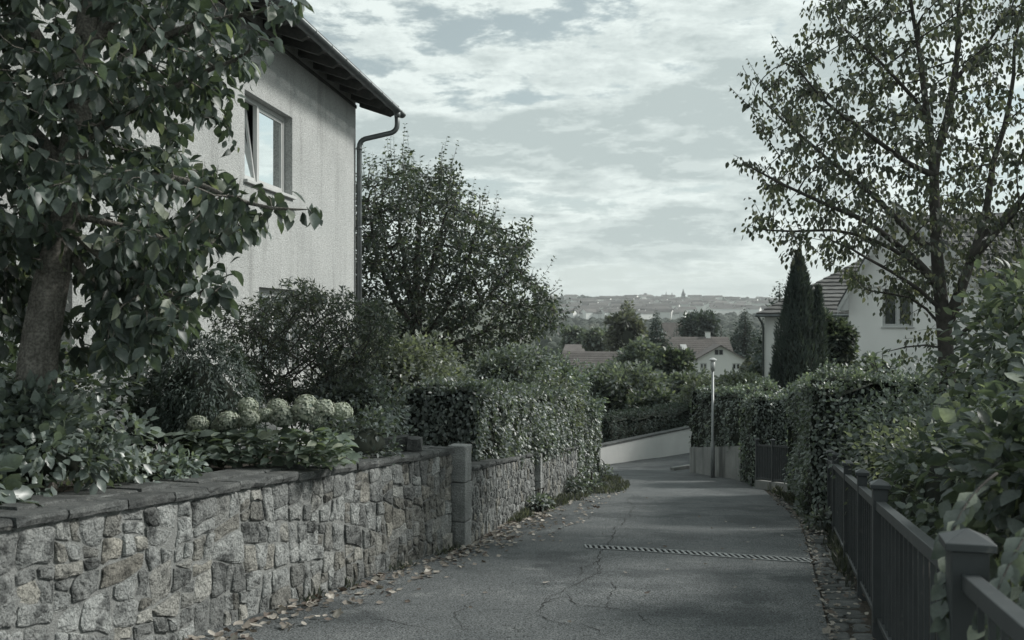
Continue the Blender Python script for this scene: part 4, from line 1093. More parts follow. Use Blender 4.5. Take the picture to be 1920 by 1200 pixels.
def simple_house(name, label, o, rot, w, d, z0, ze, zr, wallm, roofm, ov=.4, windows=(), chimney=None, skylight=None, gable_front=False, hip=0.0, rows=0, extra=None):
    """rectangular house; local x along ridge (or across it when gable_front); front looks to -y"""
    cs, sn = math.cos(rot), math.sin(rot)
    def fr(s, z, wv): x, y = s, -wv; return (o[0] + cs * x - sn * y, o[1] + sn * x + cs * y, z)
    t = thing(name, (o[0], o[1], z0), label, 'house')
    mb = MB(); wall_grid(mb, fr, -w / 2, w / 2, z0, ze, [q[:4] for q in windows if q[3] <= ze], .12)
    for s in (-1, 1): mb.add([fr(s * w / 2, z0, 0), fr(s * w / 2, z0, -d), fr(s * w / 2, ze, -d), fr(s * w / 2, ze, 0)], [(0, 1, 2, 3)])
    mb.add([fr(-w / 2, z0, -d), fr(w / 2, z0, -d), fr(w / 2, ze, -d), fr(-w / 2, ze, -d)], [(0, 1, 2, 3)])
    if gable_front:
        for ww in (0, -d): mb.add([fr(-w / 2, ze, ww), fr(w / 2, ze, ww), fr(0, zr, ww)], [(0, 1, 2)])
    elif hip == 0:
        for s in (-1, 1): mb.add([fr(s * w / 2, ze, 0), fr(s * w / 2, ze, -d), fr(s * w / 2, zr, -d / 2)], [(0, 1, 2)])
    mb.build('wall', M[wallm], t)
    rf = MB(); th = .18
    if gable_front:
        sl = (zr - ze) / (w / 2)
        for s in (-1, 1):
            V = [fr(a, z + dz, ww) for ww in (ov, -d - ov) for a, z in ((0, zr), (s * (w / 2 + ov), ze - sl * ov)) for dz in (.02, .02 + th)]
            rf.add(V, [(0, 2, 3, 1), (4, 5, 7, 6), (1, 3, 7, 5), (0, 4, 6, 2), (2, 6, 7, 3)])
    else:
        sl = (zr - ze) / (d / 2); x0, x1 = -w / 2 - ov, w / 2 + ov
        for s in (0, 1):
            wa, za = (ov, ze - sl * ov) if s == 0 else (-d - ov, ze - sl * ov)
            V = [fr(x, z + dz, ww) for (x, z, ww) in ((x0, za, wa), (x1, za, wa), (x1 - hip, zr, -d / 2), (x0 + hip, zr, -d / 2)) for dz in (.02, .02 + th)]
            rf.add(V, [(0, 2, 4, 6), (1, 7, 5, 3), (0, 1, 3, 2), (2, 3, 5, 4), (6, 7, 1, 0), (4, 5, 7, 6)])
        if hip:
            for x, xr in ((x0, x0 + hip), (x1, x1 - hip)):
                rf.add([fr(x, ze - sl * ov + .2, ov), fr(x, ze - sl * ov + .2, -d - ov), fr(xr, zr + .2, -d / 2)], [(0, 1, 2)])
    roof = rf.build('roof', M[roofm], t)
    if rows and not gable_front:
        for r in range(rows):
            f = r / rows; b = MB(); za = ze - sl * ov + .2; k0 = np.array(fr(x0 + hip * f, za + (zr - za + .2) * f, ov - (d / 2 + ov) * f)); k1 = np.array(fr(x1 - hip * f, za + (zr - za + .2) * f, ov - (d / 2 + ov) * f))
            b.box((k0 + k1) / 2, (k1 - k0) / 2, np.array(fr(0, 0, -.10)) - np.array(fr(0, 0, 0)) + np.array([0, 0, .06]), (0, 0, .035)); b.build('tile_course', M[roofm], roof)
    for q in windows:
        window(t, fr, q[:4], .12, .09, (.5,), sill=False, glass='glassdark', room=True) if q[3] <= ze else None
        if q[3] > ze:
            b = MB(); bar(b, fr, *q[:4], .004, .03); wn = b.build('window', M['frame'], t); m_ = (q[0] + q[1]) / 2
            b = MB(); bar(b, fr, q[0] + .08, m_ - .05, q[2] + .08, q[3] - .08, .031, .04); bar(b, fr, m_ + .05, q[1] - .08, q[2] + .08, q[3] - .08, .031, .04); b.build('pane', M['dark'], wn)
    if chimney:
        b = MB(); cx, cw_, cz0, cz1, cd = chimney; bar(b, fr, cx, cx + .7, cz0, cz1, cd - .7, cd); ch = b.build('chimney', M['farwall'], roof)
        b = MB(); bar(b, fr, cx - .1, cx + .8, cz1 + .002, cz1 + .12, cd - .8, cd + .1); b.build('chimney_cap', M['concrete'], roof)
    if skylight:
        b = MB(); x, za, zb = skylight; k = lambda z: ov - (z - (ze - sl * ov)) / sl
        V = [fr(q, z + dz, k(z) + .02) for dz in (.25, .36) for q, z in ((x, za), (x + 1.0, za), (x + 1.0, zb), (x, zb))]
        b.add(V, [(0, 1, 2, 3), (4, 7, 6, 5), (0, 4, 5, 1), (1, 5, 6, 2), (2, 6, 7, 3), (3, 7, 4, 0)]); b.build('skylight', M['frame'], roof)
    return t, fr
def X(px, d): return (px - 960) / F * d
def Z(py, d): return CAMZ + (600 - py) / F * d
d = 150.0
simple_house('village_house', 'white house with long brown tiled roof and skylight in the valley', (X(1305, 156), 156), 0.04, 11.5, 9, -11.5, Z(672, 156), Z(634, 160), 'farwall', 'roofbrown', .5, chimney=(2.6, .7, -2.5, -.55, -4.2), skylight=(-2.0, Z(664, 152), Z(652, 152)), rows=11)
simple_house('village_house', 'white gabled house wing with paired attic windows in the valley', (X(1351, 148), 148), -0.10, 6.8, 8, -11.5, Z(673, 148), Z(649, 148), 'farwall', 'roofbrown', .55, gable_front=True,
             windows=((-.9, .4, Z(666, 148), Z(655, 148)), (-3.0, -2.0, Z(693, 148), Z(681, 148)), (1.7, 2.9, Z(693, 148), Z(681, 148))))
simple_house('village_house', 'house with broad brown tiled roof left of the round trees', (X(1120, 112), 112), -0.25, 8.5, 8, -9.5, Z(704, 109), Z(662, 116), 'farwall', 'roofbrown', .5, rows=10)
simple_house('village_house', 'pale flat house with brown roof edge half hidden by trees', (X(1118, 250), 250), 0.1, 11, 7, -13, Z(633, 250), Z(624, 252), 'farwall', 'roofbrown', .5, windows=((-4, -2.6, -5.6, -4.2), (-1, .6, -5.6, -4.2), (2.4, 4, -5.6, -4.2)))
simple_house('village_house', 'low white cottage behind the bushy valley tree', (X(1093, 190), 190), -.2, 7, 7, -12, Z(660, 190), Z(648, 192), 'farwall', 'roofbrown', .4)
simple_house('village_house', 'far house with wide russet roof between pine crowns', (X(1278, 300), 300), 0.05, 9.5, 8, -14, Z(634, 300), Z(606, 304), 'farwall', 'roofbrown', .5, chimney=(2, .7, -2, 1.0, -3.6))
simple_house('village_house', 'white house fragment beside the dark pine in the valley', (X(1440, 165), 165), 0.3, 6, 6, -12, Z(696, 165), Z(686, 167), 'farwall', 'roofbrown', .4)
def hut():
    o = (X(1258, 50), 50.0); t = thing('garden_hut', (o[0], o[1], -4.4), 'small white flat-roofed garden hut below the trees', 'hut')
    fr = lambda s, z, w: (o[0] + s, o[1] - w - .12 * s, z)
    mb = MB(); wall_grid(mb, fr, -.62, .8, -4.5, Z(753, 50), [(-.05, .45, -3.9, -2.75)], .1); bar(mb, fr, -.62, .8, -4.5, Z(753, 50), -1.8, -.2); mb.build('wall', M['farwall'], t)
    window(t, fr, (-.05, .45, -3.9, -2.75), .08, .04, (.5,), sill=False, glass='glassdark', room=False)
    b = MB(); bar(b, fr, -.75, .95, Z(753, 50) + .003, Z(749, 50) + .02, -2, .2); b.build('roof', M['frame'], t)
hut()

# churches and houses on the far hill
def hill_surface(px, py):
    """first terrain hit along the ray through a pixel"""
    for d_ in np.arange(1250, 3000, 12.0):
        x = X(px, d_)
        if far_z(x, d_) >= Z(py, d_): return x, d_, far_z(x, d_)
    return X(px, 2800), 2800, far_z(X(px, 2800), 2800)
def spire(name, label, px, ytop, ybase, wpx, d_, shaft):
    x = X(px, d_); zb, zt = Z(ybase, d_) - 12, Z(ytop, d_); w = wpx / F * d_ / 2; t = thing(name, (x, d_, zb), label, 'church tower', 'church towers on the far ridge')
    zs = zb + (zt - zb) * shaft
    MB().box((x, d_, (zb + zs) / 2), (w, 0, 0), (0, w, 0), (0, 0, (zs - zb) / 2)).build('tower', M['spire'], t)
    k = 8; V = [(x + w * 1.15 * math.cos(2 * math.pi * (i + .5) / k), d_ + w * 1.15 * math.sin(2 * math.pi * (i + .5) / k), zs + .05) for i in range(k)] + [(x, d_, zt)]
    MB().add(V, [(i, (i + 1) % k, k) for i in range(k)]).build('spire', M['spire'], t)
    for s in (-1, 1):
        V = [(x + s * w * .8 + a, d_ - w * .8 + b, zs + .1) for a, b in ((-2, -2), (2, -2), (2, 2), (-2, 2))] + [(x + s * w * .8, d_ - w * .8, zs + (zt - zs) * .3)]
        MB().add(V, [(i, (i + 1) % 4, 4) for i in range(4)]).build('pinnacle', M['spire'], t)
spire('church_tower', 'slim pointed church spire, left one of the close pair on the ridge', 1249, 546, 562, 4.2, 2650, .45)
spire('church_tower', 'slim pointed church spire, right one of the close pair on the ridge', 1260, 547, 563, 4.6, 2660, .42)
spire('church_tower', 'tallest church tower with pointed spire standing apart on the ridge', 1281, 541, 562, 6.4, 2640, .60)
def dome():
    d_ = 2650; x = X(1210, d_); t = thing('domed_building', (x, d_, Z(562, d_)), 'small domed building on the ridge left of the spires', 'building')
    MB().box((x, d_, Z(559, d_)), (5, 0, 0), (0, 5, 0), (0, 0, 9)).build('drum', M['spire'], t)
    V, Fc = blob_mesh((x, d_, Z(553, d_)), (5.4, 5.4, 5.2), 6, 10, 0); link('dome', mesh('dome', V, Fc, M['spire'], True), t)
dome()
def hill_houses():
    def hm(w, d_, h, r):
        V = [(-w, -d_, -9), (w, -d_, -9), (w, d_, -9), (-w, d_, -9), (-w, -d_, h), (w, -d_, h), (w, d_, h), (-w, d_, h)]
        wall = mesh('wall', V + [(-w, 0, h + r), (w, 0, h + r)], [(0, 1, 5, 4), (1, 2, 6, 9, 5), (2, 3, 7, 6), (3, 0, 4, 8, 7)], M['farwall'])
        roof = mesh('roof', [(-w - .6, -d_ - .6, h - .3), (w + .6, -d_ - .6, h - .3), (w + .6, 0, h + r + .3), (-w - .6, 0, h + r + .3), (w + .6, d_ + .6, h - .3), (-w - .6, d_ + .6, h - .3)], [(0, 1, 2, 3), (3, 2, 4, 5)], M['farroof'])
        return wall, roof
    kinds = [hm(10, 6, 11, 3.5), hm(14, 6.5, 13, 3.2), hm(8.5, 6, 10, 4), hm(26, 7, 11, 2.5)]
    n = 0
    spots = []
    for k in range(230):
        px = rng.uniform(1062, 1450); py = rng.choice([572, 578, 583, 589, 596, 604, 612]) + rng.normal(0, 2.0)
        if px > 1300 and py > 600: continue
        spots.append((px, py))
    for px, py in spots:
        x, y, z = hill_surface(px, py); ki = rng.choice(4, p=[.4, .28, .22, .10]); wl, rf = kinds[ki]
        t = thing('hillside_house', (x, y, z), ('small pale house among the trees on the far hillside', 'broad pale house with low roof on the far hillside', 'small steep-roofed pale house on the far hillside', 'long pale housing block on the far hillside')[ki], 'house', ('small pale houses', 'broad pale houses', 'steep-roofed pale houses', 'long pale blocks')[ki] + ' on the far hillside')
        m = Matrix.Translation((x, y, z)) @ Matrix.Rotation(rng.uniform(-.6, .6), 4, 'Z')
        m = Matrix.Translation((0, 0, 3.5)) @ m; link('wall', wl, t, m); link('roof', rf, t, m)
hill_houses()
def far_wood():
    VV = []; FF = []; b = 0; protos = []
    for s in range(6):
        V, Fc = blob_mesh((0, 0, 0), (1, 1, 1), 5, 7, .55, s * 3.1); protos.append((np.array(V), tri(Fc)))
    n = 7500
    py = 556 + (rng.random(n) ** 1.15) * 82
    for i in range(n):
        d_ = float(np.exp(rng.uniform(math.log(330), math.log(2850)))); px = rng.uniform(1020, 1560)
        x = X(px, d_); z = far_z(x, d_); r = rng.uniform(3.5, 7.5) * (0.75 if d_ < 900 else 1.0 + .3 * (d_ > 2000)); V, T = protos[i % 6]
        k = mnoise.noise(Vector((x * .006, d_ * .006, 7)))
        if d_ > 1250 and d_ < 2300 and k < -0.05 and rng.random() < .8: continue
        VV.append(V * np.array([r, r, r * rng.uniform(.7, 1.15)]) + np.array([x, d_, z + r * .45])); FF.append(T + b); b += len(V)
    link('far_wood', mesh_np('far_wood', np.vstack(VV), np.vstack(FF), M['farwood'], True), kind='stuff')
    o = bpy.data.objects['far_wood']; tag(o, 'hazy mass of trees covering the valley and far hillside', 'trees')
far_wood()

# ================================================================== STREET FURNITURE
def fence():
    pts = [np.array(p) for p in FENCE]; t = thing('metal_fence', (*pts[2], lane_z(pts[2][1])), 'dark grey metal railing with square capped posts along the cobbles', 'fence')
    def post(p, w, h, cw):
        z0 = lane_z(p[1]) - .1; e = nrm(pts[3] - pts[2]); n = np.array([e[1], -e[0]]); mb = MB()
        mb.box((p[0], p[1], z0 + (h + .1) / 2), (*(e * w / 2), 0), (*(n * w / 2), 0), (0, 0, (h + .1) / 2)); po = mb.build('post', M['fence'], t, bevel=.006)
        zt = z0 + h + .1; mb = MB(); V = []
        for (q, z) in ((cw / 2, zt + .001), (cw / 2, zt + .028), (cw * .42, zt + .034), (0.006, zt + .034 + cw * .20)):
            V += [(*(np.array(p) + e * q * a + n * q * b), z) for a, b in ((-1, -1), (1, -1), (1, 1), (-1, 1))]
        Fc = [(r * 4 + (i + 1) % 4, r * 4 + i, (r + 1) * 4 + i, (r + 1) * 4 + (i + 1) % 4) for r in range(3) for i in range(4)] + [(0, 1, 2, 3), (15, 14, 13, 12)]
        mb.add(V, Fc).build('post_cap', M['fence'], po, bevel=.003)
    for i, p in enumerate(pts): post(p, .125 if i == 1 else .095 if i == 2 else .075, 1.0, .165 if i == 1 else .125 if i == 2 else .105)
    wid = {0: .06, 1: .0625, 2: .0475}
    for i in range(len(pts) - 1):
        a, b = pts[i], pts[i + 1]; L = np.linalg.norm(b - a); e = (b - a) / L; n = np.array([e[1], -e[0]])
        a2, b2 = a + e * wid.get(i, .0375), b - e * wid.get(i + 1, .0375)
        for nm, h, hh, ww in (('top_rail', .885, .030, .030), ('bottom_rail', .135, .018, .022)):
            A_ = np.array([*a2, lane_z(a2[1]) + h]); B_ = np.array([*b2, lane_z(b2[1]) + h])
            MB().box((A_ + B_) / 2, (B_ - A_) / 2, (*(n * ww), 0), (0, 0, hh)).build(nm, M['fence'], t, bevel=.004)
        m = max(2, int(round(np.linalg.norm(b2 - a2) / .185)))
        me_b = MB().box((0, 0, 0), (*(e * .012), 0), (*(n * .010), 0), (0, 0, .351)); me = mesh('baluster', me_b.v, me_b.f, M['fence'])
        for k in range(1, m):
            p = a2 + (b2 - a2) * k / m; link('baluster', me, t, Matrix.Translation((p[0], p[1], lane_z(p[1]) + .504)))
def far_fence():
    pts = [np.array(p) for p in ((5.72, 19.2), (5.58, 19.9), (5.40, 20.6), (5.24, 21.3))]
    t = thing('metal_fence', (*pts[1], lane_z(20)), 'short dark barred fence on a concrete plinth between two hedges', 'fence')
    for p in pts:
        z0 = lane_z(p[1]); MB().box((p[0], p[1], z0 + .48), (.03, 0, 0), (0, .03, 0), (0, 0, .53)).build('post', M['fence'], t)
        mb = MB(); V = [(p[0] + a * q, p[1] + b * q, z) for q, z in ((.05, z0 + 1.012), (.05, z0 + 1.035), (.004, z0 + 1.055)) for a, b in ((-1, -1), (1, -1), (1, 1), (-1, 1))]
        mb.add(V, [(r * 4 + i, r * 4 + (i + 1) % 4, (r + 1) * 4 + (i + 1) % 4, (r + 1) * 4 + i) for r in range(2) for i in range(4)] + [(3, 2, 1, 0), (8, 9, 10, 11)]); mb.build('post_cap', M['fence'], t)
    for a, b in zip(pts[:-1], pts[1:]):
        e = nrm(b - a); a2, b2 = a + e * .032, b - e * .032
        for nm, h, hh, q, mt in (('top_rail', .90, .02, .02, 'fence'), ('bottom_rail', .20, .02, .02, 'fence'), ('plinth', .02, .14, .07, 'concrete')):
            A_ = np.array([*a2, lane_z(a2[1]) + h]); B_ = np.array([*b2, lane_z(b2[1]) + h]); n = np.array([-e[1], e[0]])
            MB().box((A_ + B_) / 2, (B_ - A_) / 2, (*(n * q), 0), (0, 0, hh)).build(nm, M[mt], t)
        me_b = MB().box((0, 0, 0), (.014, 0, 0), (0, .014, 0), (0, 0, .328)); me = mesh('baluster', me_b.v, me_b.f, M['fence'])
        for k in range(1, 9):
            p = a2 + (b2 - a2) * k / 9; link('baluster', me, t, Matrix.Translation((p[0], p[1], lane_z(p[1]) + .55)))
fence(); far_fence()
def lamp():
    p = (5.10, 25.3); z0 = lane_z(p[1]) - .1; ztop = Z(695, 25.3); t = thing('street_lamp', (p[0], p[1], z0), 'slim grey lamp post with white cylinder head by the retaining wall', 'street lamp')
    MB().tube([(p[0], p[1], z0), (p[0], p[1], z0 + .95), (p[0], p[1], z0 + 1.0), (p[0], p[1], ztop)], [.056, .056, .036, .030], 14).build('pole', M['pole'], t, smooth=True)
    MB().tube([(p[0], p[1], ztop + .002), (p[0], p[1], ztop + .26)], [.055, .062], 14).build('lamp_glass', M['lampglass'], t, smooth=True)
    MB().tube([(p[0], p[1], ztop + .262), (p[0], p[1], ztop + .285), (p[0], p[1], ztop + .33)], [.105, .105, .03], 18).build('lamp_hood', M['lampglass'], t)
lamp()

# ================================================================== HEDGES
def surf_box_leaves(path, width, hfun, n, size, mat, tpl, name, label, jag=0.05, group=None, base=None, closed_ends=True, droop=0.9, faces=('front', 'top', 'end0', 'end1', 'back'), twigs=40, side=1, bz=None):
    """clipped hedge along a path (x, y, z0, z1): uneven rounded block of leaf shingles round a dark core"""
    path = np.array(path, float); seg = np.linalg.norm(np.diff(path[:, :2], axis=0), axis=1); cum = np.concatenate([[0], np.cumsum(seg)]); L = cum[-1]
    def pp(u):
        q = np.array([np.interp(u, cum, path[:, k]) for k in range(4)]); i = min(len(seg) - 1, max(0, np.searchsorted(cum, u) - 1)); e = nrm(path[i + 1, :2] - path[i, :2]); return q, e
    t = thing(name, (*path[:, :2].mean(0), path[:, 2].min()), label, 'hedge', group); sd_ = rng.random() * 40
    def bulge(u, a, k): return jag * (1.6 * mnoise.noise(Vector((u * 1.1 + sd_, a * 1.3, k))) + 0.9 * mnoise.noise(Vector((u * 3.7 + sd_, a * 3.7, k + 5))))
    def surf(u, a, f, dd=0.0):
        """f: front / back / top / ends ; a in 0..1 ; returns point, normal"""
        u_ = min(max(u, 0), L); q, e = pp(u_); nr = np.array([e[1], -e[0], 0]); H = q[3] - q[2]; rd = 0.13
        if f in ('front', 'back'):
            s = 1 if f == 'front' else -1; b = bulge(u, a * H, 0 if s > 0 else 9); off = width / 2 + b - rd * max(0, (a - .86) / .14) ** 2 - dd - .05 * max(0, (.15 - a) / .15)
            p = np.array([q[0], q[1], q[2] + a * H]) + nr * s * off; return p, nr * s + np.array([0, 0, .25 * max(0, (a - .8) / .2)])
        if f == 'top':
            o = (a - .5) * width; b = bulge(u, a * 2, 3); p = np.array([q[0], q[1], q[3] + b - rd * (abs(a - .5) * 2) ** 6 - dd]) + nr * o; return p, np.array([0, 0, 1.])
        s = -1 if f == 'end0' else 1; q, e = pp(0 if s < 0 else L); nr = np.array([e[1], -e[0], 0]); H = q[3] - q[2]; b = bulge(u * 2, a * H, 6)
        p = np.array([q[0], q[1], q[2] + a * H]) + nr * (u / L - .5) * width + np.array([e[0], e[1], 0]) * s * (b - dd - rd * max(0, (a - .86) / .14) ** 2); return p, np.array([e[0] * s, e[1] * s, 0])
    Hm = (path[:, 3] - path[:, 2]).mean(); ar = {'front': L * Hm, 'back': L * Hm * .35, 'top': L * width, 'end0': width * Hm, 'end1': width * Hm}
    tot = sum(ar[f] for f in faces); P = []; D = []; N = []
    for f in faces:
        for _ in range(int(n * ar[f] / tot)):
            p, nn = surf(rng.random() * L, rng.random(), f, abs(rng.normal(0, .045)) - .012)
            dn = np.array([0, 0, -droop]) if f != 'top' else np.array([0, 0, .15])
            P.append(p); D.append(nrm(nn * .55 + dn * rng.uniform(.2, 1.2) + rng.normal(0, .5, 3))); N.append(nn * .9 + np.array([0, 0, .5]) + rng.normal(0, .42, 3))
    for _ in range(twigs):   # unclipped shoots
        f = faces[rng.integers(0, 2)] if rng.random() < .5 else 'top'; p, nn = surf(rng.random() * L, rng.random() if f == 'top' else .6 + .4 * rng.random(), f); dr = nrm(nn + np.array([0, 0, .7]) + rng.normal(0, .35, 3)); ln = rng.uniform(.06, .22)
        for q in np.arange(0, ln, size * .5):
            P.append(p + dr * q); D.append(nrm(dr * .6 + nrm(rng.normal(0, 1, 3)))); N.append(np.array([0, 0, 1]) + rng.normal(0, .4, 3))
    P, D, N = np.array(P), np.array(D), np.array(N); S = size * rng.uniform(.65, 1.3, len(P))
    leaves('foliage', P, D, N, S, tpl, M[mat], t, smooth=True, kind='stuff')
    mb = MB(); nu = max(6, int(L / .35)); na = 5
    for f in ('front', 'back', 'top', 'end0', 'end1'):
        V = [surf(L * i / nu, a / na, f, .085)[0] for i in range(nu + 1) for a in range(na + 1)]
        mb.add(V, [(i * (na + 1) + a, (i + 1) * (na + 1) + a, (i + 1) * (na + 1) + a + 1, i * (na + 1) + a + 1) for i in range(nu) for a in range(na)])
    mb.build('shade_core', M['core'], t, smooth=True)  # added closed block inside the hedge: stops light, its dark colour imitates shade
    return t
g = lane_z
surf_box_leaves([(-0.95, 12.9, g(12.9) + .75, 0.60), (-0.35, 15.5, g(15.5) + .75, 0.42), (0.30, 18.3, g(18.3) + .75, 0.18), (0.72, 20.0, g(20) + .7, 0.02)], 1.05, None, 30000, .062, 'lf_hedge', OV_MED, 'hedge', 'long clipped hedge growing over the rubble wall', .085, droop=.8, twigs=70)
surf_box_leaves([(0.85, 20.9, g(20.9) - .02, -0.40), (1.35, 22.6, g(22.6) - .02, -0.60), (1.62, 23.6, g(23.6) - .02, -.70)], .9, None, 15000, .065, 'lf_hedge', OV_MED, 'hedge', 'tall hedge end standing on the verge past the far wall', .09)
surf_box_leaves([(5.30, 14.0, g(14.0), 0.58), (5.75, 16, g(16), .50), (6.35, 19.0, g(19) - .02, .22)], 2.1, None, 30000, .062, 'lf_hedged', OV_MED, 'hedge', 'wide dark hedge bulging over the cobbles beyond the railing', .16, side=-1, twigs=170)
surf_box_leaves([(5.72, 21.5, g(21.5), -0.22), (5.78, 22.3, g(22.3), -.28), (5.85, 23.2, g(23.2), -.36)], 1.05, None, 9000, .065, 'lf_hedged', OV_MED, 'hedge', 'narrow upright hedge block beside the short barred fence', .09)
surf_box_leaves([(6.35, 24.2, g(24.2) + .72, -.25), (5.75, 26.7, g(26.7) + .60, -.40), (5.6, 27.8, g(27.8) + .62, -.5)], 1.25, None, 15000, .075, 'lf_hedged', OV_MED, 'hedge', 'dark hedge overhanging the concrete retaining wall by the lamp', .16, twigs=130)
surf_box_leaves([(2.8, 33.0, -3.1, -1.75), (6.6, 37.5, -3.2, -1.7)], 1.0, None, 7000, .085, 'lf_yew', DIAM, 'hedge', 'low dark hedge behind the white boundary wall', .10)

# ================================================================== TREES
def tree(name, label, base, limbs, attract, step, kill, leafspec, mat, barkm, tpl, parts=0, r0=.006, cat='tree', pw=2.3, group=None, tpl_far=None, rmax=9, wob=.15, trop=(0, 0, .05), extra=None, rmin=0.0, iters=120, shoots=None):
    t = thing(name, base, label, cat, group)
    n0, p0, trunk_r = scaffold(limbs, step * 1.6)
    nodes, par = grow(n0, attract, step, kill, iters=iters, trop=trop, wob=wob, par0=p0)
    r, ch = radii(nodes, par, r0, pw, trunk_r, rmax)
    skeleton('trunk', nodes, par, r, ch, barkm, t, rmin)
    P, D, N, S = twig_leaves(nodes, par, r, **leafspec)
    if shoots:      # upright leading shoots at the outline: (count, length, leaf size, spacing)
        tips = [i for i in range(len(nodes)) if r[i] < .016 and par[i] >= 0]; zs = nodes[tips][:, 2]; cen = nodes[tips].mean(0); mb = MB()
        w = np.clip((zs - cen[2]) / np.ptp(zs) + .35, .02, None) * (1 + np.linalg.norm(nodes[tips][:, [0, 2]] - cen[[0, 2]], axis=1)); pick = rng.choice(len(tips), min(shoots[0], len(tips)), replace=False, p=w / w.sum()); e = [[], [], [], []]
        for k in pick:
            b = nodes[tips[k]]; o = nrm(b - cen); dr = nrm(o * .7 + np.array([0, 0, 1.0]) + rng.normal(0, .18, 3)); Ls = shoots[1] * rng.uniform(.5, 1.2); up_ = np.array([0, 0, .25 * Ls]); pt_ = [b + dr * Ls * q + up_ * q * q for q in np.linspace(0, 1, 6)]
            mb.tube(pt_, np.linspace(.008, .002, 6), 3, cap=False)
            for q in np.arange(0, 1, shoots[3] / Ls):
                for sgn in (-1, 1):
                    rd = rng.normal(0, 1, 3); rd = nrm(rd - dr * np.dot(rd, dr)); e[0].append(b + dr * Ls * q + up_ * q * q); e[1].append(nrm(dr * .35 + rd * .7 + np.array([0, 0, -shoots[4]]))); e[2].append(np.array([0, 0, .7]) + rng.normal(0, .45, 3)); e[3].append(shoots[2] * rng.uniform(.7, 1.2) * (1.1 - .4 * q))
        mb.build('shoots', barkm, t, smooth=True, kind='stuff'); extra = [np.array(v) for v in e]
    if extra is not None:
        q = extra; P = np.vstack([P, q[0]]); D = np.vstack([D, q[1]]); N = np.vstack([N, q[2]]); S = np.concatenate([S, q[3]])
    if parts: split_near(P, D, N, S, parts, tpl, mat, 'crown', t, tpl_far=tpl_far)
    else: leaves('crown', P, D, N, S, tpl, mat, t, smooth=True, kind='stuff')
    return len(P), len(nodes)
stats = {}
# big broad-leaved tree in front of the house
TD = 6.6
def near_tree():
    poly = [(-420, -420), (300, -420), (430, -200), (430, -20), (440, 50), (430, 110), (375, 140), (370, 200), (345, 260), (330, 310), (370, 340), (450, 375), (500, 392), (470, 420), (400, 440), (360, 490), (310, 520),
            (345, 555), (300, 590), (285, 640), (235, 670), (180, 670), (130, 640), (-60, 640), (-300, 560), (-420, 300)]
    A = crown_points(poly, 3000, 5.2, 8.0, TD, .75)
    # long sprays reaching over the facade
    def spray(p0, p1, d0, d1, n=26, j=.05):
        a, b = at(*p0, d0), at(*p1, d1); return np.array([a + (b - a) * q + np.array([0, 0, .10 * math.sin(q * 3.1)]) + rng.normal(0, j, 3) for q in np.linspace(0, 1, n)])
    A = np.vstack([A, spray((200, 330), (600, 402), 6.5, 6.2), spray((300, 130), (490, 85), 6.4, 6.0, 16), spray((300, 40), (590, 0), 6.4, 6.0, 18), spray((250, 420), (425, 470), 6.6, 6.3, 14), spray((200, 480), (385, 565), 6.7, 6.5, 14), spray((220, 290), (450, 335), 6.6, 6.5, 14), spray((180, 600), (320, 640), 6.6, 6.4, 12), spray((250, 200), (420, 190), 6.6, 6.4, 12)])
    A = np.vstack([A, np.array([at(rng.uniform(-90, 70), rng.uniform(420, 650), rng.uniform(7.4, 8.3)) for _ in range(260)])])
    q = rng.random((420, 2)); A = np.vstack([A, np.array([at(150 + 210 * u * (1 - .25 * v), 450 + 225 * v, 0.0 + TD + rng.uniform(-.5, 1.2)) for u, v in q])])
    # keep the lower trunk and the air in front of it open
    pxs = 960 + A[:, 0] / A[:, 1] * F; pys = 600 - (A[:, 2] - CAMZ) / A[:, 1] * F
    m = ~((pys > 430) & (pxs < 175) & (A[:, 1] < 7.0)) & ~((pys > 400) & (pxs > 40) & (pxs < 160) & (A[:, 1] < 7.2)); A = A[m]
    tr = [at(62, 760, TD), at(66, 690, TD), at(82, 600, TD), at(98, 520, TD), at(112, 440, TD), at(124, 370, TD), at(136, 300, TD), at(146, 220, TD), at(156, 130, TD), at(166, 30, TD), at(174, -80, TD), at(180, -200, TD)]
    tr[0][2] = garden_z(tr[0][0], TD) - .1
    limbs = [(tr, .152, .05)] + [([at(*p, TD + dd * k / 3) for k, p in enumerate(pl)], r_, .008) for pl, dd, r_ in (
        ([(128, 360), (200, 320), (300, 330), (420, 365), (560, 400)], -.3, .035), ([(122, 390), (190, 400), (260, 430), (380, 470)], .1, .03), ([(140, 280), (220, 210), (330, 160), (480, 95)], -.4, .04),
        ([(150, 180), (240, 90), (370, 40), (560, 8)], -.3, .045), ([(118, 420), (170, 480), (260, 530), (370, 570)], .0, .03), ([(130, 330), (60, 230), (-60, 150), (-200, 90)], .0, .05),
        ([(150, 200), (80, 90), (0, -60), (-100, -200)], -.3, .05), ([(120, 400), (50, 420), (-60, 440), (-200, 430)], .3, .03), ([(115, 440), (170, 540), (230, 610), (300, 650)], .3, .03), ([(160, 100), (260, -40), (340, -180), (400, -300)], .2, .05))]
    stats['near'] = tree('broadleaf_tree', 'large dark-leaved tree with leaning trunk in front of the house', tr[0], limbs, A, .10, .095,
         dict(rt=.0095, per=5, spread=.75, droop=.85, size=.084, sj=.42, off=.05, up=.7, fwd=.35), M['lf_tree'], M['bark'], OV_HI, parts=300, r0=.0032, rmax=.055, trop=(0, 0, -.03))
near_tree()
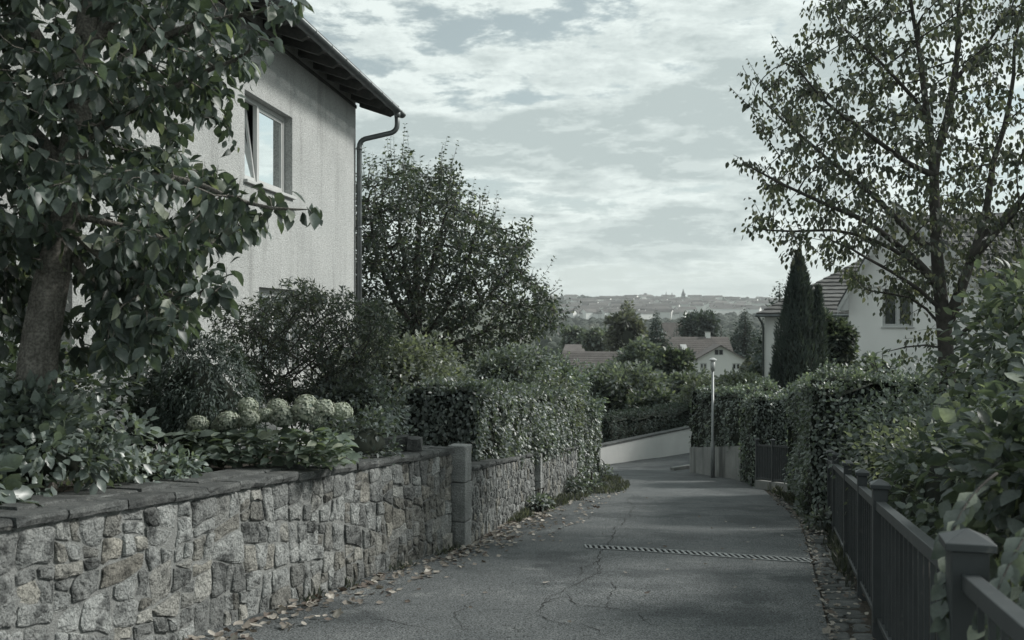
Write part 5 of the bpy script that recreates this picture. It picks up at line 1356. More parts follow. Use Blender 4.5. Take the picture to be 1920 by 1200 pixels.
# lighter autumn tree on the right
def cherry():
    d_ = 12.6
    poly = [(1425, 170), (1435, 200), (1470, 200), (1500, 100), (1550, -20), (1560, -200), (1780, -420), (2080, -300), (2220, 0), (2200, 350), (2080, 560), (1960, 640), (1880, 600), (1830, 560), (1700, 560), (1640, 545), (1570, 460), (1510, 470), (1520, 430), (1440, 425), (1470, 395), (1425, 310), (1440, 290), (1480, 300), (1470, 240)]
    A = crown_points(poly, 2400, 10.9, 14.6, d_, .8)
    def ray(p0, p1, n=22, j=.07):
        a, b = at(*p0, d_), at(*p1, d_ + rng.uniform(-1, 1)); return np.array([a + (b - a) * q + rng.normal(0, j, 3) for q in np.linspace(0, 1, n)])
    for tgt in ((1388, 165), (1382, 305), (1400, 432), (1452, 492), (1480, 75), (1540, 10), (1470, 200), (1600, 90), (1430, 350), (1640, 610), (1700, 650), (1850, 640)):
        A = np.vstack([A, ray((1690 + (tgt[0] - 1600) * .2, 420 + (tgt[1] - 300) * .3), tgt)])
    tr = [at(1780, 900, d_), at(1778, 780, d_), at(1776, 690, d_), at(1772, 620, d_), at(1764, 560, d_), at(1757, 500, d_), at(1754, 430, d_), at(1752, 360, d_), at(1750, 290, d_), at(1738, 210, d_), at(1726, 120, d_), at(1718, 40, d_)]
    tr[0][2] = lane_z(d_) - .1
    limbs = [(tr, .135, .024)] + [([at(*p, d_ + dd * k / 3) for k, p in enumerate(pl)], r_, .010) for pl, dd, r_ in (
        ([(1774, 600), (1800, 540), (1830, 470), (1870, 420), (1950, 370)], -.6, .085), ([(1828, 475), (1850, 380), (1880, 260), (1900, 120), (1930, -60)], .4, .05),
        ([(1752, 320), (1775, 230), (1792, 150), (1800, 40), (1800, -120)], .2, .06), ([(1720, 60), (1705, -40), (1690, -150)], 0, .028), ([(1735, 210), (1690, 150), (1640, 110), (1570, 50)], -.5, .03),
        ([(1752, 335), (1700, 300), (1620, 240), (1540, 190), (1470, 110)], -.7, .04), ([(1756, 480), (1690, 420), (1620, 350), (1520, 270), (1420, 185)], .6, .045),
        ([(1762, 540), (1700, 470), (1620, 410), (1520, 370), (1400, 310)], -.5, .05), ([(1762, 545), (1690, 470), (1600, 430), (1500, 430), (1410, 432)], .4, .035), ([(1768, 585), (1700, 530), (1620, 470), (1540, 450)], -.8, .03),
        ([(1770, 600), (1740, 560), (1680, 540), (1620, 545)], .4, .02), ([(1780, 640), (1820, 600), (1870, 590), (1930, 560)], -.5, .03), ([(1800, 150), (1850, 80), (1900, 0)], .5, .03),
        ([(1860, 430), (1950, 330), (2060, 250)], .4, .04), ([(1772, 640), (1720, 640), (1660, 660)], -.3, .015))]
    stats['cherry'] = tree('autumn_tree', 'slender open tree with small drooping leaves on the right', tr[0], limbs, A, .15, .14,
         dict(rt=.0125, per=7, spread=.55, droop=1.0, size=.070, sj=.3, up=.5, fwd=.3, off=.11), M['lf_cherry'], M['barkdark'], OV_MED, parts=300, r0=.0036, rmax=.038, pw=2.1, trop=(0, 0, .12), wob=.10, shoots=(420, .40, .070, .042, .8))
cherry()
def centre_tree():
    d_ = 26.5
    poly = [(560, 440), (610, 370), (680, 360), (700, 340), (725, 365), (745, 310), (775, 300), (795, 340), (820, 320), (850, 350), (875, 345), (875, 390), (905, 400), (925, 420), (950, 445), (985, 440), (1000, 470), (980, 510), (1025, 545), (1045, 575), (1060, 600), (1020, 640), (960, 660), (880, 690), (700, 700), (560, 680), (500, 560)]
    A = crown_points(poly, 3800, 23.8, 29.2, d_, .85)
    tr = [at(785, 800, d_), at(786, 720, d_), at(785, 660, d_), at(780, 610, d_), at(778, 560, d_), at(782, 500, d_), at(785, 440, d_), at(788, 380, d_)]
    tr[0][2] = garden_z(0, d_) - .6
    limbs = [(tr, .24, .04)] + [([at(*p, d_ + dd * k / 3) for k, p in enumerate(pl)], r_, .012) for pl, dd, r_ in (
        ([(784, 640), (740, 560), (700, 470), (690, 360), (690, 310)], -.6, .09), ([(784, 650), (840, 570), (880, 480), (900, 400), (905, 370)], .6, .09), ([(783, 600), (760, 500), (745, 400), (760, 290)], .9, .07),
        ([(782, 590), (815, 480), (840, 380), (850, 320)], -.9, .07), ([(785, 660), (880, 600), (950, 520), (985, 430)], -.5, .08), ([(785, 665), (900, 630), (980, 590), (1050, 540)], .5, .07),
        ([(785, 660), (690, 590), (610, 500), (580, 420)], .5, .08), ([(785, 670), (680, 640), (590, 600), (530, 560)], -.3, .06), ([(785, 660), (790, 560), (830, 470), (870, 330)], 1.4, .06), ([(785, 655), (770, 560), (730, 470), (700, 350)], -1.5, .06))]
    stats['centre'] = tree('rounded_tree', 'dense dark rounded tree rising behind the house corner', tr[0], limbs, A, .19, .18,
         dict(rt=.024, per=7, spread=.8, droop=.35, size=.118, sj=.35, up=.6, fwd=.6, off=.14), M['lf_centre'], M['barkdark'], DIAM, r0=.009, rmax=.06, trop=(0, 0, .28), shoots=(420, .62, .115, .075, .2))
centre_tree()

def conifer(name, label, px, ytop, d_, wpx, n=2600, mat='lf_conifer', cat='tree', zb=None, group=None, narrow=1.0, size=None, layers=20, lean=.0, twin=False):
    x = X(px, d_); zt = Z(ytop, d_); z0 = far_z(x, d_) if zb is None else zb; w = wpx / F * d_ / 2; h = zt - z0
    t = thing(name, (x, d_, z0), label, cat, group)
    MB().tube([(x, d_, z0 - .2), (x, d_, z0 + h * .5), (x, d_, zt - h * .03)], [w * .09, w * .06, .01], 7).build('trunk', M['barkdark'], t, smooth=True)
    P = []; D = []; N = []; SF = []; per = n // (layers * 7)
    for li in range(layers):
        f = (li + rng.random() * .6) / layers; zz = z0 + h * (.06 + .93 * f); rr = w * (1 - f) ** narrow * rng.uniform(.8, 1.12) + w * .03
        for b in range(7):
            a = 2 * math.pi * (b + rng.random()) / 7; L = rr * rng.uniform(.65, 1.15); dr = np.array([math.cos(a), math.sin(a), 0])
            for q in rng.random(max(2, int(per * 1.6 * (1 - f) + 2))) ** .6:
                p = np.array([x, d_, zz]) + dr * L * q + np.array([0, 0, -L * .30 * q + L * .10 * q * q]) + rng.normal(0, .04 * w, 3)
                P.append(p); SF.append(.40 + .75 * (1 - f)); D.append(nrm(dr * .8 + np.array([0, 0, -.25]) + rng.normal(0, .5, 3))); N.append(np.array([0, 0, 1]) + rng.normal(0, .4, 3))
    P = np.array(P); S = (size or max(.16, w * .11)) * rng.uniform(.7, 1.4, len(P)) * np.array(SF)
    leaves('crown', P, np.array(D), np.array(N), S, DIAM, M[mat], t, smooth=True, kind='stuff')
    return t
conifer('spruce_tree', 'pointed dark spruce in the valley centre', 1230, 582, 120, 150, 14000, narrow=1.1, layers=34)
conifer('pine_tree', 'dark fir beside the cream house wall', 1397, 576, 175, 150, 12000, narrow=1.0, layers=30, zb=-12)
conifer('pine_tree', 'narrow young conifer between brown tree and spruce', 1201, 592, 150, 74, 5000, narrow=1.1)
conifer('pine_tree', 'small pointed conifer before the russet roof', 1269, 600, 230, 66, 3500)
conifer('pine_tree', 'sparse conifer tip peeping over the hipped roof', 1462, 521, 75, 210, 6000, narrow=1.0, layers=24, zb=-6)
conifer('pine_tree', 'low conifer right of the far russet roof', 1352, 606, 200, 100, 4000)
def columnar():
    d_ = 29.0; x = X(1497, d_); z0 = -3.2; zt = Z(482, d_); w = 60 / F * d_; h = zt - z0
    t = thing('cypress_tree', (x, d_, z0), 'tall dense columnar cypress with twin tips before the cream house', 'tree')
    P = []; D = []; N = []
    for (ox, hh, ww, n) in ((-.0, h, w, 15000), (w * .62, h * .86, w * .42, 4500), (-w * .55, h * .62, w * .5, 3500)):
        for i in range(n):
            f = rng.random() ** .9; a = rng.random() * 2 * math.pi
            prof = (min(1, (f + .02) / .16) ** .5) * (1 - f) ** .72 * 1.2; r_ = ww * prof * (1 + .34 * mnoise.noise(Vector((math.cos(a) * 2.6, math.sin(a) * 2.6, f * 9 + ox * 3)))) * (1 - .22 * rng.random() ** 2)
            P.append((x + ox + math.cos(a) * r_, d_ + math.sin(a) * r_, z0 + hh * f)); D.append(nrm(np.array([math.cos(a) * .45, math.sin(a) * .45, 1.0]) + rng.normal(0, .3, 3))); N.append(np.array([math.cos(a), math.sin(a), .2]) + rng.normal(0, .4, 3))
    P = np.array(P); leaves('crown', P, np.array(D), np.array(N), rng.uniform(.10, .22, len(P)), NEEDLE, M['lf_conifer'], t, smooth=True, kind='stuff')
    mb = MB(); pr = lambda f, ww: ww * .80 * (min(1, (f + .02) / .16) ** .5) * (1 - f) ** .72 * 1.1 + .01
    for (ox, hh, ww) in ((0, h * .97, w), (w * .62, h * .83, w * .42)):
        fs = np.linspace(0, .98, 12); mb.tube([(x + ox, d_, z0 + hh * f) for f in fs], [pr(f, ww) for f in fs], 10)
    mb.build('shade_core', M['core'], t, smooth=True)  # solid tubes added within the cypress, dark in place of shade between sprays
    MB().tube([(x, d_, z0 - .2), (x, d_, z0 + 1)], .12, 7).build('trunk', M['barkdark'], t)
columnar()
def round_tree(name, label, px, py, d_, wpx, hpx, n, mat, size, clumps=70, csz=.3, group=None, autumn=False):
    x = X(px, d_); zc = Z(py, d_); rx = wpx / F * d_ / 2; rz = hpx / F * d_ / 2; z0 = far_z(x, d_); c = (x, d_, zc)
    t = thing(name, (x, d_, min(z0, zc - rz)), label, 'tree', group)
    sdv = rng.random() * 50
    P, D, N, S = bush_leaves(c, (rx, rx * .9, rz), n, size, clumps, .25, .35, csz, .28, seed=sdv)
    leaves('crown', P, D, N, S, DIAM, M[mat], t, smooth=True, kind='stuff')
    mb = MB(); mb.tube([(x, d_, min(z0, zc - rz) - .2), (x, d_, zc - rz * .4), (x + .1 * rx, d_, zc + rz * .3)], [rx * .10, rx * .075, rx * .03], 7)
    for k in range(5):
        a = 2 * math.pi * k / 5; mb.tube([(x, d_, zc - rz * .5), (x + math.cos(a) * rx * .5, d_ + math.sin(a) * rx * .5, zc + rz * .2 * rng.random())], [rx * .05, rx * .015], 5)
    mb.build('trunk', M['barkdark'], t, smooth=True)
    V, Fc = blob_mesh(c, (rx * .66, rx * .6, rz * .66), 7, 10, .3, sdv); link('shade_core', mesh('shade_core', V, Fc, M['core'], True), t)  # solid filler added in the crown, shade put into its dark colour
round_tree('valley_tree', 'tall brownish round tree left of the spruce', 1174, 636, 128, 66, 96, 3800, 'lf_autumn', .55, 90)
round_tree('valley_tree', 'broad grey-green tree in front of the white gabled house', 1198, 700, 72, 90, 88, 5000, 'lf_mid', .34, 90)
round_tree('valley_tree', 'dark leafy tree beside the grey-green one', 1254, 708, 66, 86, 90, 5000, 'lf_centre', .32, 90)
round_tree('valley_tree', 'rounded light tree above the white wall', 1168, 765, 43, 150, 150, 7500, 'lf_mid', .21, 110)
round_tree('valley_tree', 'shadowy tree low behind the white wall', 1232, 785, 41, 130, 90, 5000, 'lf_centre', .20, 90)
round_tree('valley_tree', 'small green tree below the hedge by the lamp', 1288, 742, 58, 90, 70, 4000, 'lf_mid', .27, 70)
round_tree('valley_tree', 'bushy tree before the flat pale house', 1122, 648, 170, 52, 56, 2400, 'lf_mid', .75, 60)
round_tree('valley_tree', 'far pine-like tree crown above the brown roof', 1312, 622, 205, 66, 56, 2400, 'lf_conifer', .9, 60)
round_tree('valley_tree', 'yellowish tree between brown roof and dark fir', 1412, 700, 120, 36, 40, 2400, 'lf_autumn', .5, 60)
round_tree('valley_tree', 'golden-tipped tree under the cream house wall', 1432, 700, 90, 50, 56, 3400, 'lf_autumn', .38, 70)
round_tree('valley_tree', 'dim green tree at the left edge of the valley', 1078, 640, 210, 46, 44, 1800, 'lf_mid', .8, 50)
round_tree('valley_tree', 'olive tree behind the hedge right of the lamp', 1398, 745, 36, 120, 76, 6000, 'lf_light', .16, 90)
round_tree('valley_tree', 'olive bush behind the hedge left of the lamp', 1320, 752, 38, 90, 64, 4500, 'lf_light', .16, 80)
round_tree('valley_tree', 'shaded bush between cypress and white gabled house', 1566, 660, 31, 64, 120, 5000, 'lf_centre', .15, 80)
round_tree('valley_tree', 'pale tree patch below the brown roofed house', 1140, 716, 80, 66, 54, 2600, 'lf_mid', .34, 60)

# ================================================================== SHRUBS AND FLOWERS
gz = garden_z
bush('laurel_shrub', 'glossy laurel shrub at the foot of the leaning trunk', 'shrub', (-3.22, 6.42, gz(0, 6.4) + .26), (.82, .50, .40), 3800, .072, M['lf_laurel'], OV_HI, base_z=gz(0, 6.4) - .02, clumps=100, parts=220, core=.5, csz=.28, twigs=12, tpl_far=OV_MED, droop=.15)
bush('broadleaf_plant', 'large-leaved plant leaning over the coping at the left edge', 'plant', (-3.02, 5.62, gz(0, 5.6) + .10), (.22, .18, .16), 120, .125, M['lf_laurel'], OV_HI, base_z=gz(0, 5.4), clumps=16, parts=90, csz=.5, core=0, stem_n=6, droop=.2, outw=1.4)
bush('shrub', 'low leafy shrub between laurel and hydrangea', 'shrub', (-2.66, 7.35, gz(0, 7.3) + .07), (.34, .26, .15), 800, .06, M['lf_laurel'], OV_MED, base_z=gz(0, 7.3), clumps=60, twigs=20)
bush('shrub', 'dark shrub in the shade behind the leaning trunk', 'shrub', (-4.5, 8.4, gz(0, 8.4) + .40), (1.4, .7, .60), 4000, .085, M['lf_tree'], OV_MED, base_z=gz(0, 8.2), clumps=90, twigs=30)
# drooping yew
def yew():
    c = np.array([-2.80, 8.95, gz(0, 8.95) + .58]); rad = np.array([.40, .40, .62]); t = thing('yew_bush', (c[0], c[1], c[2] - .45), 'dark drooping yew bush behind the hydrangea', 'shrub')
    P = []; D = []; N = []
    for k in range(800):
        u = nrm(rng.normal(0, 1, 3)); u[2] = abs(u[2]) * 1.1 - .45; u = nrm(u); h = np.array([u[0], u[1], 0]); p = c + u * rad * rng.uniform(.86, 1.06) + h * .02; L = rng.uniform(.10, .22)
        for q in np.linspace(0, 1, 14):
            P.append(p + h * .10 * math.sin(q * 1.6) + u * .02 + np.array([0, 0, .03 * math.sin(q * 3.1) - L * q * (1 - .6 * max(0, u[2]))]) + rng.normal(0, .014, 3)); D.append(nrm(np.array([0, 0, -.7]) + u * .6 + rng.normal(0, .4, 3))); N.append(u + rng.normal(0, .4, 3))
    P = np.array(P); m = P[:, 2] > c[2] - .62; leaves('foliage', P[m], np.array(D)[m], np.array(N)[m], rng.uniform(.03, .065, m.sum()), LANCE, M['lf_yew'], t, smooth=True, kind='stuff')
    V, Fc = blob_mesh(c - np.array([0, 0, .06]), rad * .78, 8, 12, .15, 4); link('shade_core', mesh('shade_core', V, Fc, M['core'], True), t)  # added solid filler under the strands, dark colour stands for shade
yew()
def airy_shrub():
    d_ = 11.2; base = at(590, 812, d_); base[2] = gz(0, d_) - .03
    poly = [(400, 555), (430, 580), (470, 545), (500, 560), (540, 530), (560, 515), (590, 530), (615, 545), (650, 545), (680, 560), (720, 555), (745, 600), (740, 650), (720, 700), (690, 750), (640, 765), (560, 760), (490, 765), (440, 740), (415, 690), (405, 640)]
    A = crown_points(poly, 1250, 10.4, 12.2, d_, .7)
    t = thing('flowering_shrub', base, 'airy many-stemmed shrub with small leaves before the house window', 'shrub'); mb_nodes = []
    P_, D_, N_, S_ = [], [], [], []; first = True
    for k, (ex, ey) in enumerate(((450, 640), (520, 620), (580, 640), (640, 640), (690, 620))):
        b = base + np.array([(k - 2) * .05, rng.normal(0, .05), 0]); e = at(ex, ey, d_ + rng.normal(0, .3)); tr = [b + (e - b) * q + rng.normal(0, .02, 3) for q in np.linspace(0, .75, 7)]
        AA = A[k::5]; nodes, par = grow(tr, AA, .085, .08, trop=(0, 0, .12), wob=.2); r, ch = radii(nodes, par, .0028, 2.2, np.linspace(.017, .012, 7), .014)
        skeleton('stem', nodes, par, r, ch, M['barkdark'], t)
        P, D, N, S = twig_leaves(nodes, par, r, .0085, 5, .8, .15, .060, .3, .7, .6); P_.append(P); D_.append(D); N_.append(N); S_.append(S)
    leaves('foliage', np.vstack(P_), np.vstack(D_), np.vstack(N_), np.concatenate(S_), LANCE, M['lf_centre'], t, smooth=True, kind='stuff')
airy_shrub()
def hydrangea():
    d_ = 8.35; base = at(500, 850, d_); base[2] = gz(0, d_); t = thing('hydrangea', base, 'hydrangea with pale green mophead flowers on the garden edge', 'flowering plant')
    heads = [(371, 797, 40), (428, 796, 46), (414, 800, 30), (465, 771, 38), (468, 794, 36), (498, 786, 36), (520, 769, 40), (531, 786, 44), (572, 783, 46), (574, 766, 36), (608, 776, 40), (640, 786, 40), (592, 794, 30)]
    for k, (px, py, w) in enumerate(heads):
        dd = d_ + (.25 if py < 775 else -.05) + rng.normal(0, .05); c = at(px, py - 5 + rng.normal(0, 4), dd); r = w / F * dd / 2 * 1.10 * rng.uniform(.86, 1.12); n = 520
        U = nrm(rng.normal(0, 1, (n, 3))); U = U[U[:, 2] > -.55]; sq = np.array([1, 1, .86]); P = c + U * r * sq * rng.uniform(.86, 1.05, (len(U), 1)); D = nrm(np.cross(U, rng.normal(0, 1, U.shape)))
        fl = leaves('flower_head', P, D, U + rng.normal(0, .25, U.shape), np.full(len(U), r * .20), FLORET, M['flower'], t, kind=None)
        V, Fc = blob_mesh(c, (r * .86, r * .86, r * .75), 6, 9, .08, k); link('flower_base', mesh('flower_base', V, Fc, M['lf_hyd'], True), fl)
        b = base + np.array([(c[0] - base[0]) * .65, rng.normal(0, .06) + .05, -.02]); mid = (b + c) / 2 + rng.normal(0, .02, 3)
        MB().tube([b, mid, c - np.array([0, 0, r * .7])], .006, 5, cap=False).build('stem', M['lf_hyd'], t, smooth=True)
    P, D, N, S = [], [], [], []
    for k in range(640):
        px = rng.uniform(325, 660); py = rng.uniform(806, 872) + 0.0; dd = d_ + rng.uniform(-.34, .22); p = at(px, py, dd); p[2] = max(p[2], gz(0, dd) + .03); a = rng.random() * 6.283
        P.append(p); D.append(nrm(np.array([math.cos(a), math.sin(a) - .35, -.35 + .5 * rng.random()]))); N.append(np.array([0, -.25, 1]) + rng.normal(0, .3, 3)); S.append(rng.uniform(.075, .13))
    split_near(np.array(P), np.array(D), np.array(N), np.array(S), 160, OV_HI, M['lf_hyd'], 'foliage', t)
hydrangea()
bush('shrub', 'loose grey-green shrub below the downpipe', 'shrub', (-1.75, 11.0, gz(0, 11) + .32), (.62, .5, .52), 4200, .055, M['lf_hedge'], OV_MED, base_z=gz(0, 11), clumps=80, twigs=40)
bush('shrub', 'small leafy shrub right of the hydrangea', 'shrub', (-1.55, 9.9, gz(0, 9.9) + .16), (.42, .34, .28), 1500, .055, M['lf_hedge'], OV_MED, base_z=gz(0, 9.9), clumps=50, twigs=20)
bush('shrub', 'olive shrub with pale shoots behind the clipped hedge', 'shrub', (-1.85, 15.0, gz(0, 15) + .75), (1.1, .8, .95), 6500, .07, M['lf_light'], OV_MED, base_z=gz(0, 15), clumps=100, twigs=70)
bush('shrub', 'rounded dark-green bush above the clipped hedge', 'shrub', (-0.10, 19.2, gz(0, 19.2) + .95), (.85, .8, .95), 7000, .075, M['lf_hedge'], OV_MED, base_z=gz(0, 19), clumps=110, twigs=70)
bush('shrub', 'big round glossy bush where the left hedge ends', 'shrub', (0.88, 22.7, -.55), (1.0, 1.0, 1.08), 11000, .085, M['lf_hedged'], OV_MED, base_z=g(22.5) + .2, clumps=130, twigs=70)
bush('shrub', 'light yellowish shrub between the two round bushes', 'shrub', (0.55, 20.6, -.30), (.75, .6, .65), 4500, .07, M['lf_light'], OV_MED, base_z=g(20.6) + .5, clumps=80, twigs=60)
bush('shrub', 'pale shoots of a shrub before the rounded tree trunk', 'shrub', (-2.3, 21.5, gz(0, 21.5) + .9), (1.6, .9, .85), 7000, .08, M['lf_light'], OV_MED, base_z=gz(0, 21.5) - .3, clumps=110, twigs=80)
# right-hand garden
bush('shrub', 'foreground shrub with large soft leaves over the railing', 'shrub', (2.62, 4.45, .48), (.46, .85, .62), 2300, .090, M['lf_near'], OV_HI, base_z=g(4.3), clumps=80, parts=300, csz=.34, core=.6, twigs=26, droop=.45, amp=.25)
bush('shrub', 'dense leafy shrub behind the middle posts of the railing', 'shrub', (3.16, 6.6, .22), (.50, .95, .62), 2200, .085, M['lf_near'], OV_MED, base_z=g(6.4), clumps=90, csz=.30, core=.65, twigs=40, droop=.45)
bush('shrub', 'tall leafy shrub behind the foreground one at the right edge', 'shrub', (4.55, 7.6, .75), (1.05, 1.1, 1.15), 3800, .10, M['lf_near'], OV_MED, base_z=g(7.6), clumps=110, csz=.28, core=.6, twigs=60, droop=.5)
bush('shrub', 'small-leaved shrub pressing against the railing', 'shrub', (3.92, 8.9, -.22), (.70, 1.4, .60), 5500, .062, M['lf_light'], OV_MED, base_z=g(8.7), clumps=110, twigs=60, core=.7)
bush('shrub', 'bush filling the corner between railing and wide hedge', 'shrub', (5.0, 11.9, -.20), (1.0, 1.2, .80), 5500, .065, M['lf_hedged'], OV_MED, base_z=g(12), clumps=110, twigs=60)
bush('shrub', 'shrub mass around the foot of the autumn tree', 'shrub', (6.3, 12.6, .05), (1.3, .9, .95), 6000, .085, M['lf_hedged'], OV_MED, base_z=g(12.6), clumps=110, twigs=60)
def sapling():
    d_ = 16.5; b = at(1652, 730, d_); top = at(1655, 655, d_); t = thing('young_magnolia', b, 'young upright shrub with long leaves before the white gable', 'shrub')
    mb = MB(); P, D, N, S = [], [], [], []
    for k in range(9):
        e = at(1655 + rng.uniform(-42, 42), rng.uniform(652, 700), d_ + rng.normal(0, .2)); e = top if k == 0 else e; mb.tube([b, (b + e) / 2 + rng.normal(0, .03, 3), e], [.014, .01, .004], 5)
        for q in np.linspace(.35, 1, 26):
            p = b + (e - b) * q; rd = nrm(rng.normal(0, 1, 3)); P.append(p); D.append(nrm(rd + np.array([0, 0, .1]))); N.append(np.array([0, 0, 1]) + rng.normal(0, .4, 3)); S.append(rng.uniform(.10, .16))
    mb.build('stem', M['barkdark'], t, smooth=True); leaves('foliage', np.array(P), np.array(D), np.array(N), np.array(S), OV_MED, M['lf_hedged'], t, kind='stuff')
sapling()
def rail_spray():
    """leafy shoots hanging over the near railing"""
    t = thing('hanging_shoot', (1.62, 3.45, .7), 'leafy shoots hanging over the near corner post', 'shoot'); mb = MB(); P, D, N, S = [], [], [], []
    for (a, b_, c) in (((1.95, 3.6, .80), (1.62, 3.30, .66), (1.46, 3.22, .28)), ((1.9, 3.9, .85), (1.60, 3.75, .72), (1.52, 3.5, .40)), ((1.8, 3.2, .75), (1.55, 3.1, .62), (1.42, 3.05, .15))):
        a, b_, c = map(np.array, (a, b_, c)); pts = [(1 - q) ** 2 * a + 2 * q * (1 - q) * b_ + q * q * c for q in np.linspace(0, 1, 14)]; mb.tube(pts, np.linspace(.006, .0025, 14), 5)
        for i, p in enumerate(pts[3:]):
            for s in (-1, 1):
                D.append(nrm(np.array([-.5 + .9 * rng.random() * s, -.4 + .5 * s * rng.random(), -.7]))); P.append(p); N.append(np.array([-.3, -.7, .7]) + rng.normal(0, .35, 3)); S.append(rng.uniform(.06, .105))
    mb.build('stem', M['barkdark'], t, smooth=True); P, D, N, S = map(np.array, (P, D, N, S)); f = leaves('small_leaves', P[60:], D[60:], N[60:], S[60:], OV_HI, M['lf_near'], t, smooth=True) if len(P) > 62 else None
    leaf_parts(P[:60], D[:60], N[:60], S[:60], OV_HI, M['lf_near'], t)
rail_spray()
def edging():
    """rough slate blocks lying behind the coping near the pillar"""
    rnd = random.Random(2)
    for k, (px, py, w, h, lab) in enumerate(((722, 828, 84, 18, 'long rough slate block lying behind the coping'), (778, 829, 26, 16, 'short split slate block next to the granite pillar'))):
        d_ = 10.6; c = at(px, py, d_); wx = w / F * d_ / 2; hz = h / F * d_ / 2; V = []
        for q in (-1, -.3, .4, 1):
            V += [(c[0] + wx * q + rnd.uniform(-.01, .01), c[1] + b * .10 + rnd.uniform(-.015, .015) + wx * q * .3, c[2] + a * hz + rnd.uniform(-.012, .012) * (a > 0)) for a, b in ((-1.6, -1), (1, -1), (1, 1), (-1.6, 1))]
        Fc = [(r * 4 + i, r * 4 + (i + 1) % 4, (r + 1) * 4 + (i + 1) % 4, (r + 1) * 4 + i) for r in range(3) for i in range(4)] + [(3, 2, 1, 0), (12, 13, 14, 15)]
        tag(link('slate_block', mesh('slate_block', V, Fc, M['cap'])), lab, 'stone block')
edging()

# ================================================================== SMALL THINGS ON THE GROUND
def grass_patch(name, label, pts, hmax, mat='grass', kind='stuff', width=.010, cat='grass'):
    n = len(pts); P = np.array(pts); D = nrm(np.array([0, 0, 1.0]) + rng.normal(0, .45, (n, 3))); D[:, 2] = np.abs(D[:, 2]); N = rng.normal(0, 1, (n, 3)); S = hmax * rng.uniform(.4, 1.2, n)
    tag(leaves(name, P, D, N, S, NEEDLE, M[mat], None, kind=kind), label, cat)
pts = []
for _ in range(6500):   # verge at the foot of the far walls
    q = rng.random(); y = 14.0 + 11.5 * q ** .8; w = 0.10 + .95 * max(0, min(1, (y - 14.5) / 6)) * (1 if y < 23 else .8); x = ipoly([(0.0, 14), (0.36, 16.57), (1.30, 20.1), (1.55, 22), (1.9, 25.5)], y) + w * rng.random() ** 1.7
    if mnoise.noise(Vector((x * 2.2, y * 1.4, 0))) > -.12: pts.append((x, y, lane_z(y) - .005))
grass_patch('verge_grass', 'ragged grass and weeds along the foot of the far wall', pts, .12)
pts = []
for _ in range(2600):
    y = rng.uniform(8.5, 20); x = ipoly([(x + .02, y) for x, y in FENCE] + [(4.35, 14), (5.35, 20)], y) + rng.normal(0, .07)
    if mnoise.noise(Vector((x * 2, y * 1.2, 3))) > -.05: pts.append((x, y, lane_z(y) - .005))
grass_patch('fence_weeds', 'thin grass and weeds growing along the foot of the railing', pts, .17)
pts = []
for _ in range(1800):
    y = rng.uniform(5.2, 20); i = rng.random() ** 2 * .10; x = ipoly([(x, y) for x, y in LEFT[1:5]], y) + .03 + i
    if mnoise.noise(Vector((x * 2, y * 1.6, 8))) > .12: pts.append((x, y, lane_z(y)))
grass_patch('wall_weeds', 'sparse weeds in the joint between wall foot and asphalt', pts, .09)
def weed(px, d_, r, label):
    c = np.array([X(px, d_), d_, lane_z(d_) + r * .5]); bush('weed', label, 'weed', c, (r, r, r * .8), 260, .075, M['lf_hedge'], OV_MED, base_z=lane_z(d_), clumps=24, core=0, csz=.5, stem_n=4)
weed(1012, 15.6, .17, 'dark weed tuft at the wall foot before the slim pier'); weed(1078, 19.0, .22, 'leafy weed tuft below the far end of the wall'); weed(1128, 24.0, .24, 'leafy weed tuft at the tip of the verge'); weed(1108, 20.6, .2, 'weed clump on the grassy verge'); weed(1545, 12.9, .2, 'weed clump at the far post of the railing'); weed(1520, 14.6, .18, 'weed clump under the bulging hedge')
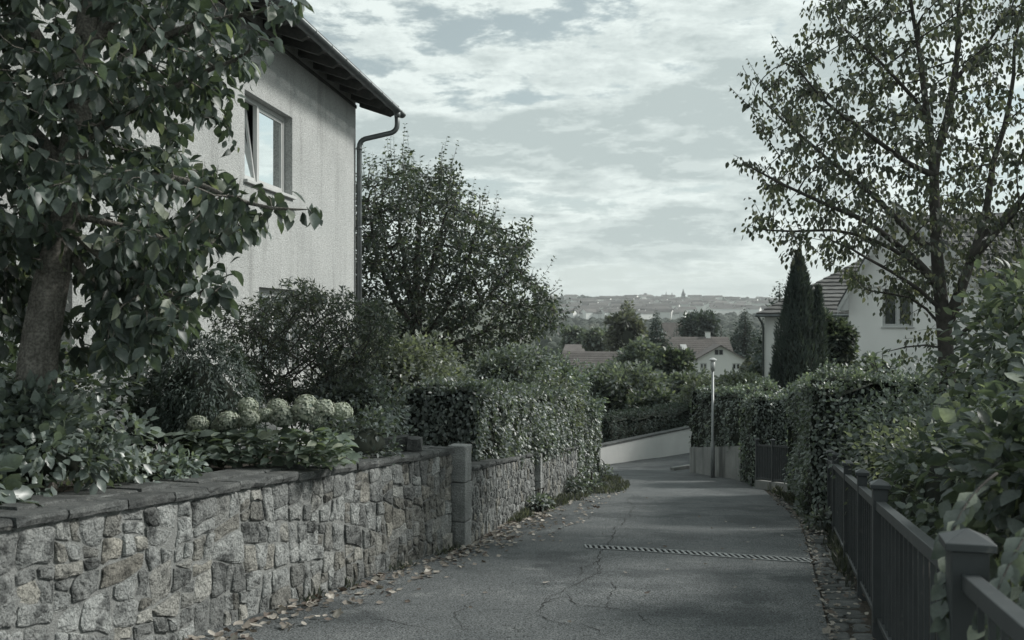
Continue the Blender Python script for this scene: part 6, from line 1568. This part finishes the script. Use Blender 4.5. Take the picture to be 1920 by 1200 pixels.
def litter():
    pos = []
    def add(x, y, s): pos.append((x, y, s))
    for _ in range(760):   # drift along the left wall
        y = 5.6 + 10.5 * rng.random() ** .9; x = ipoly(LEFT[1:5], y) + .04 + abs(rng.normal(0, .10)) + (.5 * rng.random() ** 3); add(x, y, rng.uniform(.045, .085))
    for _ in range(260):   # verge by the middle wall
        y = rng.uniform(11.8, 20); x = ipoly(LEFT[1:5], y) + .1 + rng.random() ** 1.2 * 1.0; add(x, y, rng.uniform(.04, .075))
    for _ in range(700):   # along the cobbles
        y = 4.8 + 14 * rng.random(); x = ipoly(RIGHT, y) + rng.normal(.02, .03) + (.38 * rng.random() if rng.random() < .5 else 0); add(x, y, rng.uniform(.025, .055))
    for _ in range(36):
        y = rng.uniform(5.8, 15); a, b = ipoly(LEFT, y), ipoly(RIGHT, y); add(a + (b - a) * rng.random(), y, rng.uniform(.03, .055))
    for px, py, s in ((1030, 1095, .07), (760, 1125, .06), (1545, 1190, .08), (1215, 935, .06), (905, 1110, .05)):
        q = on_lane(px, py); add(q[0], q[1], s)
    P = np.array([(x, y, road_z(x, y) + .004 + (.022 if x > ipoly(RIGHT, y) else 0) + abs(rng.normal(0, .008))) for x, y, s in pos]); S = np.array([p[2] for p in pos]); n = len(P)
    a = rng.random(n) * 2 * math.pi; D = np.stack([np.cos(a), np.sin(a), rng.normal(0, .15, n) - .1], 1); N = np.array([0, 0, 1.]) + rng.normal(0, .28, (n, 3))
    sc_ = S / P[:, 1]; idx = np.argsort(-sc_); big, rest = idx[:150], idx[150:]
    X_, D_, N_ = frames(D, N); mes = []
    for k in range(4):
        V = CURL[0].copy(); V[:, 2] = V[:, 2] * (.6 + .5 * k) + (rng.random(len(V)) - .5) * .10; mes.append(mesh_np('fallen_leaf', V, CURL[1], M['dry'], False))
    for j, i in enumerate(big):
        m = Matrix(((X_[i, 0], D_[i, 0], N_[i, 0], 0), (X_[i, 1], D_[i, 1], N_[i, 1], 0), (X_[i, 2], D_[i, 2], N_[i, 2], 0), (0, 0, 0, 1))) @ Matrix.Scale(float(S[i]), 4); m.translation = Vector(P[i])
        o = link('fallen_leaf', mes[j % 4], None, m); x, y = P[i, 0], P[i, 1]
        if x > ipoly(RIGHT, y) - .12: tag(o, 'small dry leaf lying along the cobbled gutter strip', 'leaf', 'dry leaves along the cobbles')
        elif x < ipoly(LEFT, y) + .45: tag(o, 'curled dry leaf in the drift at the foot of the stone wall', 'leaf', 'dry leaves drifted against the stone wall')
        else: tag(o, 'single dry leaf lying out on the open asphalt', 'leaf', 'dry leaves lying on the open lane')
    tag(leaves('leaf_litter', P[rest], D[rest], N[rest], S[rest], CURL, M['dry'], None, kind='stuff'), 'scattered small dry leaves along both edges of the lane', 'leaf litter')
litter()

# ================================================================== AIR
def haze():
    m = bpy.data.materials.new('haze'); m.use_nodes = True; T = NT(m.node_tree); T.n.remove(T.n['Principled BSDF'])
    v = T.new('ShaderNodeVolumePrincipled'); v.inputs['Color'].default_value = (0.90, 0.95, 0.96, 1); v.inputs['Density'].default_value = HAZE; v.inputs['Anisotropy'].default_value = 0.2
    T.l.new(v.outputs[0], T.n['Material Output'].inputs['Volume'])
    V = MB().aab(-6200, 6200, -40, 5600, -27, 100); o = V.build('haze', m, None, kind='stuff'); return o
HAZE = 0.00014
haze()
done()
